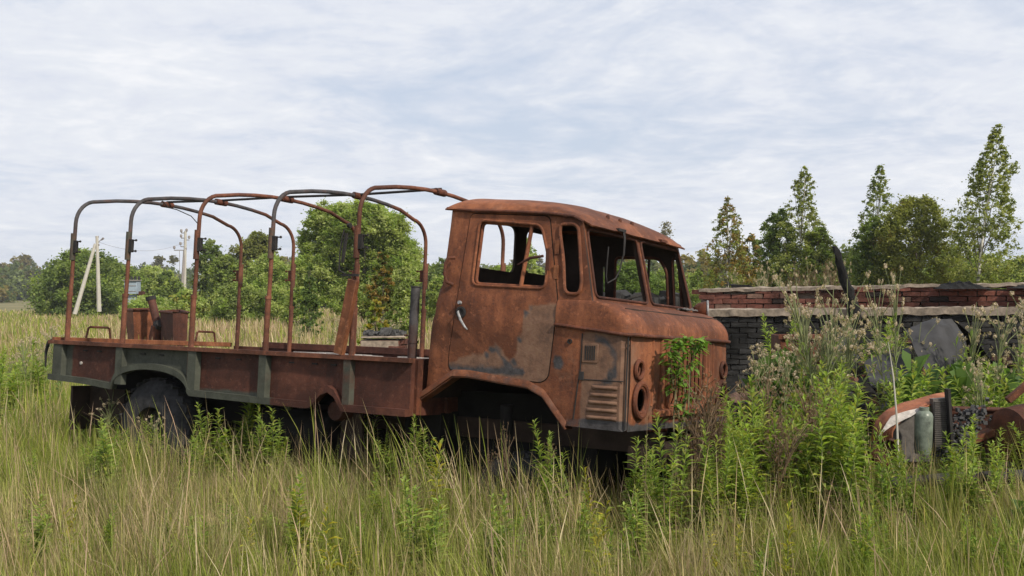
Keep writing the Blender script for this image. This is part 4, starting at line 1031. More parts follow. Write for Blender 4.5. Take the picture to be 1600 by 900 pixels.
# profiles: crown radius fraction against height fraction
PROF = {'bush': ([0, .08, .3, .55, .8, .93, 1], [.72, .92, 1, .92, .68, .42, .12]),
        'round': ([0, .12, .35, .6, .82, .94, 1], [.45, .8, 1, .95, .72, .42, .15]),
        'birch': ([0, .08, .22, .42, .62, .8, .92, 1], [.35, .85, 1, .86, .62, .42, .22, .05]),
        'spire': ([0, .15, .4, .6, .8, 1], [.9, 1, .7, .42, .22, .03]),
        'thin': ([0, .3, .6, 1], [.6, 1, .7, .15])}
def crown_pts(prof, W, H, nc, nl, cr, rs, lean=0, hollow=.55, lobes=0):
    hs, rsn = PROF[prof]
    t = rs.uniform(0, 1, nc*3); wgt = np.interp(t, hs, rsn); t = t[rs.uniform(0, 1, nc*3) < wgt+.25][:nc]; n = len(t)
    ang = rs.uniform(0, 2*np.pi, n); rad = np.interp(t, hs, rsn)*W*(hollow+(1-hollow)*rs.uniform(0, 1, n)**.5)*rs.uniform(.75, 1.12, n)
    lump = 1+.16*np.sin(t*23+rs.uniform(0, 6))*(prof == 'birch')+.20*np.sin(ang*3+t*9+rs.uniform(0, 6))+.12*np.sin(ang*5-t*14)
    rad = rad*lump
    C = np.stack([rad*np.cos(ang)+lean*t, rad*np.sin(ang), t*H], 1)
    c = cr*(.6+.8*rs.uniform(0, 1, n))*(.35+.65*np.interp(t, hs, rsn))
    k = rs.normal(size=(n, nl, 3)); k /= np.linalg.norm(k, axis=2)[:, :, None]; k *= np.minimum(np.abs(rs.normal(0, .75, (n, nl, 1))), 1.9)
    k[:, :, 2] *= .8
    P = C[:, None, :]+k*c[:, None, None]
    return P.reshape(-1, 3), C, n
def tree(name, label, cat, u, v_top, Y, wpx, prof, cols, leaf, nc, nl, cr=None, trunk=None, vb=None, lean=0, group=None, bark=(.12, .10, .08), seed=0, clear=0.0, dens_in=.55, accent=None, vtrunk=None, branches=26):
    rs = np.random.default_rng(seed+int(u)*13+int(v_top))
    top = at(u, v_top, Y); x = top.x; gz = float(ground(x, Y)); H = top.z-gz; Wd = wpx/2/FPX*Y
    r = empty(name, (x, Y, gz)); tag(r, label, cat, group)
    z0 = clear*H; CH = H-z0; cr = cr or Wd*.30
    if prof == 'birch': nc = int(nc*2.1); nl = int(nl*.55); cr = cr*.72; Wd *= 1.08
    nc = int(nc*NC*1.35*(1.1 if prof == 'birch' else .9 if prof == 'round' else 1)); nl = int(nl*1.2); leaf = leaf*.62; cr = cr*.62
    P, C, n = crown_pts(prof, max(.1, Wd-cr*.45), CH-cr*.3, nc, nl, cr, rs, lean*Wd, dens_in)
    P[:, 2] += z0; C[:, 2] += z0; P[:, 2] = np.maximum(P[:, 2], .02)
    V, F = leafquads(P, leaf, 0, rs)
    cc = pick(cols, n, rs, .12); c = np.repeat(cc*rs.uniform(.85, 1.2, (n, 1)), nl, axis=0)*rs.uniform(.85, 1.18, (n*nl, 1))
    if accent:
        m = rs.uniform(0, 1, n) < accent[1]; mm = np.repeat(m, nl); c[mm] = np.array(accent[0])*rs.uniform(.6, 1.3, (mm.sum(), 1))
    tm = MB(); tr_ = trunk or max(.05, H*.018); q = np.linspace(0, .93, 10)
    path = [Vector((lean*Wd*max(0, (t*H-z0)/CH)+.03*H*noise.noise(Vector((t*3, u, 0)))*t, .02*H*noise.noise(Vector((t*3, u, 5)))*t, t*H-.1*(t == 0))) for t in q]
    def bk(z):
        if bark == 'birch':
            k = .06 if noise.noise(Vector((z*5, u, 0))) > .28 or z < .25 else 1; return (.62*k, .60*k, .55*k)
        return bark
    tm.tube(path, [tr_*(1-.9*t) for t in q], 8)
    if bark == 'birch':
        # finer rings so the dark marks read
        tm = MB(); qq = np.linspace(0, .93, 60)
        pp = [Vector([np.interp(t, q, [p[i] for p in path]) for i in range(3)]) for t in qq]; tm.tube(pp, [tr_*(1-.9*t) for t in qq], 8)
    ntr = len(tm.v); idx = rs.choice(n, min(branches, n), replace=False)
    for i in idx:
        e = Vector(C[i]); zb = max(.1*H, e.z*(.55+.3*rs.uniform())-.05*H); zb = min(zb, e.z); b = Vector([np.interp(zb/H, q, [p[k] for p in path]) for k in range(3)])
        mid_ = b.lerp(e, .5)+Vector((0, 0, .04*H*rs.uniform(-.2, 1)))
        tm.tube([b, mid_, e], [tr_*.28, tr_*.16, tr_*.05], 5, cap=False)
    tm.c = [bk(v[2]) if i_ < ntr else ((.13, .11, .09) if bark == 'birch' else bark) for i_, v in enumerate(tm.v)]
    tm.build('trunk', M['bark'], r, ang=60)
    npmesh('crown', V, F, M['leaf'], np.repeat(c, 4, axis=0), r)
    return r
NC = 1.9; K = 1.0
G1 = [(0.207, 0.268, 0.063), (0.262, 0.323, 0.083), (0.165, 0.220, 0.055), (0.305, 0.354, 0.104)]
GD = [(0.119, 0.169, 0.045), (0.150, 0.206, 0.055), (0.181, 0.231, 0.065)]
GL = [(0.271, 0.354, 0.088), (0.342, 0.401, 0.130), (0.206, 0.283, 0.065), (0.378, 0.425, 0.165)]
GY = [(.27, .26, .055), (.22, .22, .045), (.31, .25, .06)]
GB = [(0.188, 0.237, 0.075), (0.237, 0.275, 0.100), (0.144, 0.188, 0.056)]
OR = (.30, .20, .055)
tree('round_bush', 'large dark green bush behind the braced utility pole', 'bush', 118, 388, 105, 135, 'bush', GD+G1[:2], .30, 150, 100, trunk=.12, lean=.1)
tree('round_bush', 'tall green bush immediately right of the braced utility pole', 'bush', 172, 404, 110, 105, 'bush', G1, .30, 120, 100, trunk=.12)
tree('willow_bush', 'light green bush behind the transformer cabinet', 'bush', 240, 415, 115, 95, 'bush', GL+G1, .30, 120, 100, trunk=.12, vb=480)
tree('willow_bush', 'dark green bush left of the distant twin leg pole', 'bush', 262, 424, 100, 60, 'bush', G1+GD, .28, 90, 80, trunk=.1)
tree('low_bush', 'low leafy scrub around the foot of the transformer cabinet', 'bush', 232, 462, 70, 90, 'bush', GL, .16, 110, 70, trunk=.05)
tree('low_bush', 'low yellowish scrub behind the right rusty hopper', 'bush', 292, 452, 66, 70, 'bush', GL+GY[:1], .16, 100, 70, trunk=.05)
tree('slender_tree', 'grey green slender tree right of the distant twin leg pole', 'tree', 328, 373, 82, 62, 'round', GB+GD, .22, 110, 90, trunk=.12)
tree('slender_tree', 'dark leafy tree behind the third canopy hoop', 'tree', 355, 398, 76, 66, 'round', G1+GB, .22, 120, 90, trunk=.1)
tree('olive_tree', 'olive yellow round topped tree behind the pale willow bush', 'tree', 402, 362, 92, 92, 'round', [(.19, .20, .05), (.15, .17, .045), (.22, .23, .07)], .24, 150, 100, trunk=.15)
tree('willow_bush', 'smooth pale green willow bush below the olive tree', 'bush', 420, 396, 74, 88, 'bush', GL, .14, 170, 130, trunk=.1)
tree('willow_bush', 'pale willow bush at the foot of the slender trees', 'bush', 372, 440, 62, 90, 'bush', GL+GB, .14, 120, 90, trunk=.08)
# the big willow is built of several limbs: one tree
def big_willow():
    Y = 58.0; rs = np.random.default_rng(5); base = at(570, 480, Y); gz = float(ground(base.x, Y))
    r = empty('willow_tree', (base.x, Y, gz)); tag(r, 'big spreading willow tree rising above the truck bed', 'tree')
    lob = [(520, 340, 40, 26), (575, 345, 48, 30), (500, 385, 42, 34), (545, 385, 50, 40), (600, 370, 45, 34), (625, 395, 34, 30), (495, 430, 36, 34), (540, 430, 50, 38), (590, 425, 55, 42), (632, 440, 28, 34), (560, 465, 75, 28), (612, 350, 26, 18), (498, 348, 22, 14), (548, 328, 24, 12), (640, 415, 16, 20)]
    PS = []; CS = []; tm = MB()
    tm.tube([(0, 0, -.1), (.1, 0, 1.2), (.0, 0, 2.4)], [.35, .28, .2], 9)
    for (u, v, rx, rz) in lob:
        c = at(u, v, Y)-r.location; c.y += rs.uniform(-1.2, 1.2); ax = .86*rx/FPX*Y; az_ = .86*rz/FPX*Y
        nc = int(18+rx*rz/13); k = rs.normal(size=(nc, 3)); k /= np.linalg.norm(k, axis=1)[:, None]; k *= rs.uniform(.35, 1.12, (nc, 1))**.5*(1+.25*np.sin(k[:, :1]*7+u)*np.cos(k[:, 2:]*6))
        C = np.array(c)+k*np.array([ax, ax*.9, az_]); cl = pick(GL+G1[1:2], nc, rs, .12); nl = 170
        q = rs.normal(size=(nc, nl, 3)); q /= np.linalg.norm(q, axis=2)[:, :, None]; q *= np.minimum(np.abs(rs.normal(0, .75, (nc, nl, 1))), 2)*rs.uniform(.14, .38, (nc, 1, 1)); q[:, :, 2] *= .8
        PS.append((C[:, None]+q).reshape(-1, 3)); CS.append(np.repeat(cl, nl, 0)*rs.uniform(.7, 1.3, (nc*nl, 1)))
        tm.tube([(0, 0, 1.6+rs.uniform(0, .8)), Vector((c.x*.5, c.y*.5, 2.0+(c.z-2)*.45)), c], [.12, .08, .03], 6, cap=False)
    P = np.concatenate(PS); P[:, 2] = np.maximum(P[:, 2], .05); V, F = leafquads(P, .075, 0, rs, 2.4)
    tm.c = [(.10, .09, .07)]*len(tm.v); tm.build('trunk', M['bark'], r, ang=60)
    npmesh('crown', V, F, M['leaf'], np.repeat(np.concatenate(CS), 4, 0), r)
big_willow()
tree('sapling', 'young orange tinged tree in front of the big willow', 'tree', 598, 392, 36, 62, 'thin', [(.14, .17, .04), (.10, .14, .03)], .10, 90, 45, trunk=.04, accent=(OR, .32), clear=.1)
tree('sapling', 'yellow green sapling standing beside the brick pier', 'tree', 588, 468, 18.5, 66, 'thin', [(.22, .26, .05), (.16, .22, .05)], .075, 46, 22, trunk=.02, accent=((.34, .28, .05), .3))
tree('sapling', 'slender light leaved sapling right of the fourth canopy hoop', 'tree', 484, 412, 34, 40, 'thin', [(.14, .20, .06), (.10, .15, .05)], .09, 60, 30, trunk=.03)
tree('low_bush', 'low bush at the left foot of the big willow', 'bush', 470, 448, 48, 60, 'bush', G1, .12, 80, 60, trunk=.05)
tree('low_bush', 'leafy scrub behind the intake pipe of the truck', 'bush', 632, 440, 30, 60, 'bush', GL+GB, .09, 90, 60, trunk=.03)
tree('round_bush', 'dark tree between the intake pipe and the cab', 'tree', 690, 402, 95, 70, 'round', GD+GB, .24, 90, 80, trunk=.1)
tree('low_bush', 'grey green bush seen low between hoop and cab', 'bush', 686, 428, 60, 50, 'bush', GL, .14, 80, 60, trunk=.05)
tree('round_bush', 'bush seen through the cab side window', 'bush', 785, 415, 70, 110, 'bush', GL+G1, .18, 110, 80, trunk=.08)
tree('slender_tree', 'young tree seen through the rear window of the cab', 'tree', 822, 370, 60, 50, 'round', GL, .14, 80, 60, trunk=.06)
tree('willow_bush', 'dense round bush seen through the windscreen opening', 'bush', 985, 408, 52, 118, 'bush', [(.14, .21, .045), (.175, .245, .06), (.12, .175, .04)], .13, 200, 120, trunk=.1)
tree('round_bush', 'bushes seen through the right half of the windscreen', 'bush', 1048, 410, 70, 70, 'bush', G1, .18, 100, 80, trunk=.08)
tree('thin_birch', 'thin half bare birch above the roof front of the cab', 'tree', 1041, 342, 105, 44, 'thin', [(.24, .21, .15), (.19, .18, .12)], .20, 42, 22, trunk=.07, bark=(.45, .42, .38), clear=.2, cr=.9)
tree('yellow_bush', 'small bright yellow green bush behind the search lamp', 'bush', 1091, 419, 62, 36, 'bush', [(.16, .21, .04), (.13, .18, .035)], .13, 60, 60, trunk=.05)
# birches on the right
BC = [(.21, .245, .065), (.26, .285, .085), (.165, .20, .055), (.30, .32, .11)]
bg_ = 'birches standing behind the ruined wall'
tree('birch_tree', 'shortest birch, tinged orange, at the left end of the brick wall', 'birch', 1137, 307, 44, 82, 'birch', BC[:2]+[(.16, .15, .045)], .085, 90, 48, cr=.36, trunk=.075, bark='birch', clear=.20, accent=(OR, .30), group=bg_)
tree('orange_bush', 'autumn tinted bush right of the shortest birch', 'bush', 1172, 366, 50, 66, 'bush', [(.13, .15, .035), (.10, .12, .03)], .12, 100, 60, trunk=.05, accent=(OR, .28))
tree('birch_tree', 'tall pointed birch rising from the dark bush, second from the left', 'birch', 1244, 260, 46, 96, 'birch', BC, .09, 110, 60, cr=.42, trunk=.08, bark='birch', clear=.05, lean=.25, group=bg_)
tree('round_bush', 'dark green bush wrapped round the second birch on its left', 'bush', 1218, 322, 47, 70, 'round', GD+G1[:1], .11, 150, 80, trunk=.08)
tree('round_bush', 'green bush against the right side of the second birch', 'bush', 1278, 352, 45, 70, 'round', G1[:2]+BC[:2], .11, 130, 80, trunk=.07)
tree('young_spruce', 'small dark pointed tree behind the charred post', 'tree', 1328, 376, 68, 34, 'spire', GD, .14, 60, 50, trunk=.06)
tree('birch_tree', 'birch with a bent tip leaning right over the broad bush, third from the left', 'birch', 1358, 257, 43, 90, 'birch', BC[:3]+GD[:1], .085, 110, 56, cr=.40, trunk=.075, bark='birch', clear=.04, lean=.35, group=bg_)
tree('broad_bush', 'broad olive green bush right of the charred post', 'bush', 1432, 304, 41, 150, 'round', [(.21, .225, .055), (.25, .26, .07), (.165, .185, .046)], .095, 300, 90, trunk=.09, accent=((.19, .15, .04), .06))
tree('round_bush', 'dark bush filling the foot of the third birch', 'bush', 1366, 340, 42, 80, 'round', GD+G1[:1], .095, 160, 80, trunk=.07)
tree('birch_tree', 'tallest birch with a white trunk at the right edge', 'birch', 1524, 193, 38, 104, 'birch', BC, .085, 150, 50, cr=.36, trunk=.075, bark='birch', clear=.20, lean=.62, group=bg_)
tree('round_bush', 'low green bush behind the trunk of the tallest birch', 'bush', 1535, 392, 60, 110, 'bush', G1, .16, 110, 80, trunk=.06)
tree('round_bush', 'bush at the far right edge behind the wall', 'bush', 1605, 398, 62, 90, 'bush', G1+GD, .16, 100, 80, trunk=.06)
tree('round_bush', 'low bush behind the wall between the two left birches', 'bush', 1100, 440, 50, 60, 'bush', GL, .12, 60, 50, trunk=.05)
tree('young_spruce', 'distant dark conifer beside the charred post top', 'tree', 1349, 388, 90, 30, 'spire', GD, .2, 50, 40, trunk=.08)

def far_wood(name, label, ranks, seed):
    rs = np.random.default_rng(seed); PV = []; PC = []; PS_ = []
    for (X0, X1, Y, dY, n, h0, h1, w, cols) in ranks:
        xs = rs.uniform(X0, X1, n); ys = Y+rs.uniform(-dY, dY, n)
        for x, y in zip(xs, ys):
            H = rs.uniform(h0, h1)*(1+.12*math.sin(x*.06)); gz = float(ground(x, y)); nc = 16; nl = 34
            t = rs.uniform(0, 1, nc); k = np.array([rs.normal(size=nc), rs.normal(size=nc)]).T; k /= np.linalg.norm(k, axis=1)[:, None]
            rr = w*np.sqrt(np.clip(1-(t*2-1)**2*.8, 0, 1))*.8
            C = np.stack([x+k[:, 0]*rr, y+k[:, 1]*rr, gz+.06*H+t*H*.88], 1)
            q = rs.normal(size=(nc, nl, 3)); q *= w*.34/np.linalg.norm(q, axis=2)[:, :, None]*rs.uniform(.2, 1, (nc, nl, 1))
            PV.append((C[:, None]+q).reshape(-1, 3)); base = np.array(cols[rs.integers(len(cols))])*rs.uniform(.75, 1.25)
            PC.append(np.repeat(base[None]*rs.uniform(.8, 1.2, (nc, 1)), nl, 0)*rs.uniform(.75, 1.25, (nc*nl, 1))); PS_.append(np.full(nc*nl, w*.20))
    P = np.concatenate(PV); V, F = leafquads(P, np.concatenate(PS_), 0, rs, 1.3)
    o = npmesh(name, V, F, M['leaf'], np.repeat(np.concatenate(PC), 4, 0)); tag(o, label, 'wood', kind='stuff')
FW = [(.12, .155, .055), (.14, .175, .06), (.095, .13, .045), (.20, .165, .06), (.16, .19, .07)]
far_wood('far_wood', 'distant mixed wood along the horizon', [(-330, 330, 400, 30, 300, 10, 14.5, 5.0, FW), (-250, 250, 330, 25, 120, 8, 13, 4.6, FW+[(.13, .12, .05)]),
    (-260, -110, 320, 20, 150, 7, 11, 4.2, FW), (-190, -112, 250, 12, 60, 3, 6, 2.6, FW)], 3)
far_wood('scrub_wood', 'rank of scrub trees beyond the field', [(22, 150, 160, 16, 75, 6.0, 9.5, 3.2, FW), (-38, 30, 170, 14, 60, 5, 8, 3.0, FW), (14, 60, 92, 8, 40, 3.0, 4.6, 1.9, G1+GB)], 4)

# ------------------------------------------------------------------ grass
def blades(name, label, X, Y, h, w, lean, cols, prof, seed, LD=None, LM=None):
    "one mesh of grass blades; prof = widths at 4 levels"
    rs = np.random.default_rng(seed); n = len(X); Z = ground(X, Y)-.02
    yaw = rs.uniform(0, 2*np.pi, n); ld = rs.normal(np.pi, 1.7, n); lm = np.abs(rs.normal(0, lean, n))
    if LD is not None: ld, lm = LD, LM
    t = np.array([0, .38, .74, 1.0]); off = lm[:, None]*(t[None]**1.5)*h[:, None]
    px = X[:, None]+np.cos(ld)[:, None]*off; py = Y[:, None]+np.sin(ld)[:, None]*off; pz = Z[:, None]+h[:, None]*t[None]*(1-.35*lm[:, None]*t[None])
    ww = w[:, None]*np.array(prof)[None]/2; dx = np.cos(yaw)[:, None]*ww; dy = np.sin(yaw)[:, None]*ww
    A = np.stack([px-dx, py-dy, pz], -1); B = np.stack([px+dx, py+dy, pz], -1)
    V = np.stack([A, B], 2).reshape(-1, 3); b = (np.arange(n)*8)[:, None]
    F = np.concatenate([b+np.array([[0, 1, 3, 2]]), b+np.array([[2, 3, 5, 4]]), b+np.array([[4, 5, 7, 6]])], 0)
    c = np.repeat(cols, 8, axis=0); o = npmesh(name, V, F, M['grass'], c); tag(o, label, 'grass', kind='stuff'); return o
def nfield(X, Y, s, o=0):
    return (np.sin(X*s*1.7+o)+np.sin(Y*s*1.3+X*s*.6+1.3+o)+np.sin(X*s*3.1-Y*s*2.3+o*2)+np.sin(Y*s*4.1+2*o))/4
def local(X, Y):
    m = np.array(TMI); return m[0, 0]*X+m[0, 1]*Y+m[0, 3]+m[0, 2]*.2, m[1, 0]*X+m[1, 1]*Y+m[1, 3]+m[1, 2]*.2
GREEN = np.array([(.20, .25, .042), (.27, .32, .06), (.14, .19, .036), (.34, .36, .08)])
TAN = np.array([(.45, .36, .20), (.36, .26, .17), (.56, .46, .31), (.31, .24, .14), (.44, .31, .23)])
def scatter(n, Y0, Y1, seed, mg=1.25, power=1.0):
    rs = np.random.default_rng(seed); Y = Y0+(Y1-Y0)*rs.uniform(0, 1, n)**power
    X = rs.uniform(-1, 1, n)*(Y*.471*mg+.5); return X, Y, rs
def keep(X, Y, rs):
    lx, ly = local(X, Y)
    under = (lx > -6.0) & (lx < .05) & (ly > -.95) & (ly < 1.1)
    k = ~under | (rs.uniform(0, 1, len(X)) < .3)
    inwall = (X > 1.2) & (Y > 14.0) & (Y < 17.8) & (X < 9)
    k &= ~inwall
    rub = (X > 2.0) & (Y > 9.4) & (Y < 14.2); k &= ~rub | (rs.uniform(0, 1, len(X)) < .22)
    scrap = (np.abs(X-3.25) < .55) & (np.abs(Y-8.15) < .35); k &= ~scrap | (rs.uniform(0, 1, len(X)) < .25)
    return k
def mixcols(X, Y, rs, tanbias=0.0):
    f = nfield(X, Y, 1.1)*.5+nfield(X, Y, .35, 2)*.5; pt = np.clip(.34+tanbias+.7*f, .05, .95)
    n = len(X); g = GREEN[rs.integers(0, 4, n)]; t_ = TAN[rs.integers(0, 5, n)]
    m = rs.uniform(0, 1, n) < pt; c = np.where(m[:, None], t_, g)*rs.uniform(.7, 1.25, (n, 1)); return c, m
# near ground: blades grow in tufts that fan out, each tuft with its own hue, height and lean
def tufts(nt, per, Y0, Y1, seed, wmin, wmax, hb, name, label, tanb=0.0):
    TX, TY, rs = scatter(nt, Y0, Y1, seed, 1.22); k = keep(TX, TY, rs); TX, TY = TX[k], TY[k]; n = len(TX)
    dens = np.clip(.75+.6*nfield(TX, TY, 2.3, 1), .25, 1.3); cnt = np.maximum(6, (per*dens*rs.uniform(.5, 1.5, n))).astype(int); idx = np.repeat(np.arange(n), cnt); N_ = len(idx)
    R = rs.uniform(.03, .11, n)[idx]; a = rs.uniform(0, 2*np.pi, N_); r = R*np.sqrt(rs.uniform(0, 1, N_)); X = TX[idx]+r*np.cos(a); Y = TY[idx]+r*np.sin(a)
    tl = rs.normal(np.pi*.9, 1.2, n)[idx]; tm_ = np.abs(rs.normal(0, .22, n))[idx]; fan = rs.uniform(.1, .4, n)[idx]*(r/R)
    vx = np.cos(tl)*tm_+np.cos(a)*fan+rs.normal(0, .10, N_); vy = np.sin(tl)*tm_+np.sin(a)*fan+rs.normal(0, .10, N_)
    LD = np.arctan2(vy, vx); LM = np.hypot(vx, vy)
    right = ss(1.0, 2.5, TX); ct, m = mixcols(TX, TY, rs, tanb-.2*right-.10*ss(7.5, 9, TY)*ss(-1, 0, TX)); cb, _ = mixcols(X, Y, rs, tanb)
    c = ct[idx]*.62+cb*.38; c = c*rs.uniform(.5, 1.3, (N_, 1))
    hh = (hb*rs.gamma(9, 1/9, n)*(1+.35*nfield(TX, TY, .9, 3)))[idx]*rs.uniform(.45, 1.15, N_); hh = np.clip(hh, .06, .78)*np.where(Y < 5.2, .85, 1)
    blades(name, label, X, Y, hh, rs.uniform(wmin, wmax, N_), .3, c, (1, .9, .55, .06), seed+1, LD, LM)
tufts(6800, 46, 3.5, 10.8, 11, .0025, .0065, .34, 'tall_grass', 'tall green and straw coloured meadow grass around the truck')
X, Y, rs = scatter(60000, 3.4, 10.8, 15, 1.2); k = keep(X, Y, rs); X, Y = X[k], Y[k]; c, m = mixcols(X, Y, rs, -.1)
blades('undergrowth', 'short undergrowth between the tall grass tufts', X, Y, rs.uniform(.06, .24, len(X)), rs.uniform(.004, .009, len(X)), .7, c*.8, (1, .9, .6, .1), 16)
X, Y, rs = scatter(130000, 10.0, 24, 21, 1.2); k = keep(X, Y, rs); X, Y = X[k], Y[k]; rsb = np.random.default_rng(22); c, m = mixcols(X, Y, rsb, .26+.16*ss(14, 20, Y)-.45*ss(2, 4, X)-.4*ss(-.26, -.38, X/Y))
h = np.clip(rsb.gamma(9, .045, len(X)), .1, .8)*(1-.5*ss(2, 4, X))
blades('field_grass', 'straw and green grass of the field behind the truck', X, Y, h, rsb.uniform(.006, .013, len(X)), .3, c, (1, .9, .7, .1), 23)
X, Y, rs = scatter(230000, 22, 140, 31, 1.15, 1.6); rsb = np.random.default_rng(32); f = .30-.25*ss(-8, -20, X/np.maximum(Y, 1)*40)
c, m = mixcols(X, Y, rsb, .42-.3*ss(-.30, -.42, X/Y)); k = ~((X > 0) & (Y < 26) & (rs.uniform(0, 1, len(X)) < .5)); X, Y, c = X[k], Y[k], c[k]
h = np.clip(rsb.gamma(9, .05, len(X)), .15, .85); blades('meadow_grass', 'pale seeded meadow grass out to the bushes', X, Y, h, .008+.0006*Y*rsb.uniform(.6, 1.4, len(X)), .3, c*.95, (1, .95, .8, .3), 33)
# seeded stalks
X, Y, rs = scatter(4200, 3.6, 12.5, 41, 1.2); k = keep(X, Y, rs); X, Y = X[k], Y[k]; rsb = np.random.default_rng(42)
c = TAN[rsb.integers(0, 5, len(X))]*rsb.uniform(.8, 1.35, (len(X), 1)); h = np.clip(rsb.gamma(12, .046, len(X)), .25, 1.0)*(1-.25*ss(6, 4, Y))
blades('grass_stalk', 'thin seeded straw stalks standing above the grass', X, Y, h, rsb.uniform(.0022, .0048, len(X)), .30, c, (.6, .5, 1.5, .15), 43)
rs = np.random.default_rng(51); X = []; Y = []
for u, Yc, n in ((690, 7.75, 46), (745, 7.55, 40), (800, 7.45, 26), (905, 7.05, 26), (640, 8.2, 24), (340, 8.9, 26), (240, 9.2, 22), (500, 8.6, 26), (590, 8.3, 20)):
    q = at(u, 700, Yc); X += list(q.x+rs.normal(0, .10, n)); Y += list(Yc+rs.normal(0, .10, n))
X = np.array(X); Y = np.array(Y); c = np.where(rs.uniform(0, 1, len(X))[:, None] < .45, GREEN[rs.integers(0, 4, len(X))], TAN[rs.integers(0, 5, len(X))])*rs.uniform(.7, 1.2, (len(X), 1))
blades('tall_grass_stalk', 'taller arching grass stalks in front of the truck wheels', X, Y, np.clip(rs.gamma(14, .05, len(X)), .4, .95), rs.uniform(.003, .006, len(X)), .3, c, (.8, .6, 1.1, .12), 52, rs.normal(np.pi, .8, len(X)), np.abs(rs.normal(.28, .2, len(X))))
# ------------------------------------------------------------------ weeds: prototypes
def leaf_plant(seed, H, nleaf, L0, col, spread=1.0, shoots=1, width=.26, top=1.0):
    rs = np.random.default_rng(seed); sm = MB(); LV = []; LF = []; LC = []
    for s in range(shoots):
        az = rs.uniform(0, 6.28); ln = rs.uniform(.02, .16)*(s > 0)+rs.uniform(-.05, .05); Hs = H*(1 if s == 0 else rs.uniform(.55, .95)); bx, by = (rs.normal(0, .035), rs.normal(0, .035)) if s else (0, 0)
        P = lambda t: Vector((bx+math.cos(az)*ln*Hs*t*t, by+math.sin(az)*ln*Hs*t*t, Hs*t))
        sm.tube([P(t) for t in np.linspace(0, 1, 7)], [.005*(1-.8*t) for t in np.linspace(0, 1, 7)], 5)
        for i in range(nleaf):
            t = .10+.90*(i/nleaf)**.8; a = i*2.4+rs.uniform(-.4, .4); Ln = L0*(1.2-.55*t**3)*rs.uniform(.6, 1.25); el_ = rs.uniform(-.2, .7)+.75*t**2
            d = Vector((math.cos(a)*math.cos(el_), math.sin(a)*math.cos(el_), math.sin(el_))); sd_ = Vector((-math.sin(a), math.cos(a), 0)); b = P(t)
            w = Ln*width*rs.uniform(.8, 1.2); k = len(LV); droop = Vector((0, 0, -Ln*.22))
            LV += [b, b+d*Ln*.45+sd_*w/2+Vector((0, 0, w*.2)), b+d*Ln*.45-Vector((0, 0, w*.1)), b+d*Ln*.45-sd_*w/2+Vector((0, 0, w*.2)), b+d*Ln+droop]
            LF += [(k, k+1, k+2, k+2), (k, k+2, k+3, k+3), (k+1, k+4, k+2, k+2), (k+2, k+4, k+3, k+3)]
            cc = np.array(col[rs.integers(len(col))])*rs.uniform(.6, 1.2); LC += [cc]*5
    return sm, LV, LF, LC
def tri(F): return [tuple(dict.fromkeys(f)) for f in F]
def puff_cluster(rs, centers, r, n, col):
    V = []; F = []; C = []
    for c in centers:
        for k in range(n):
            d = Vector(rs.normal(size=3)).normalized(); p = Vector(c)+d*r*rs.uniform(.3, 1); s = r*.55; a = d.orthogonal().normalized()*s*rs.uniform(.4, 1); b = d.cross(a).normalized()*s*rs.uniform(.3, .8)
            i = len(V); V += [p-a, p+b, p+a, p-b]; F.append((i, i+1, i+2, i+3)); C += [np.array(col)*rs.uniform(.7, 1.25)]*4
    return V, F, C
PROTO = {}
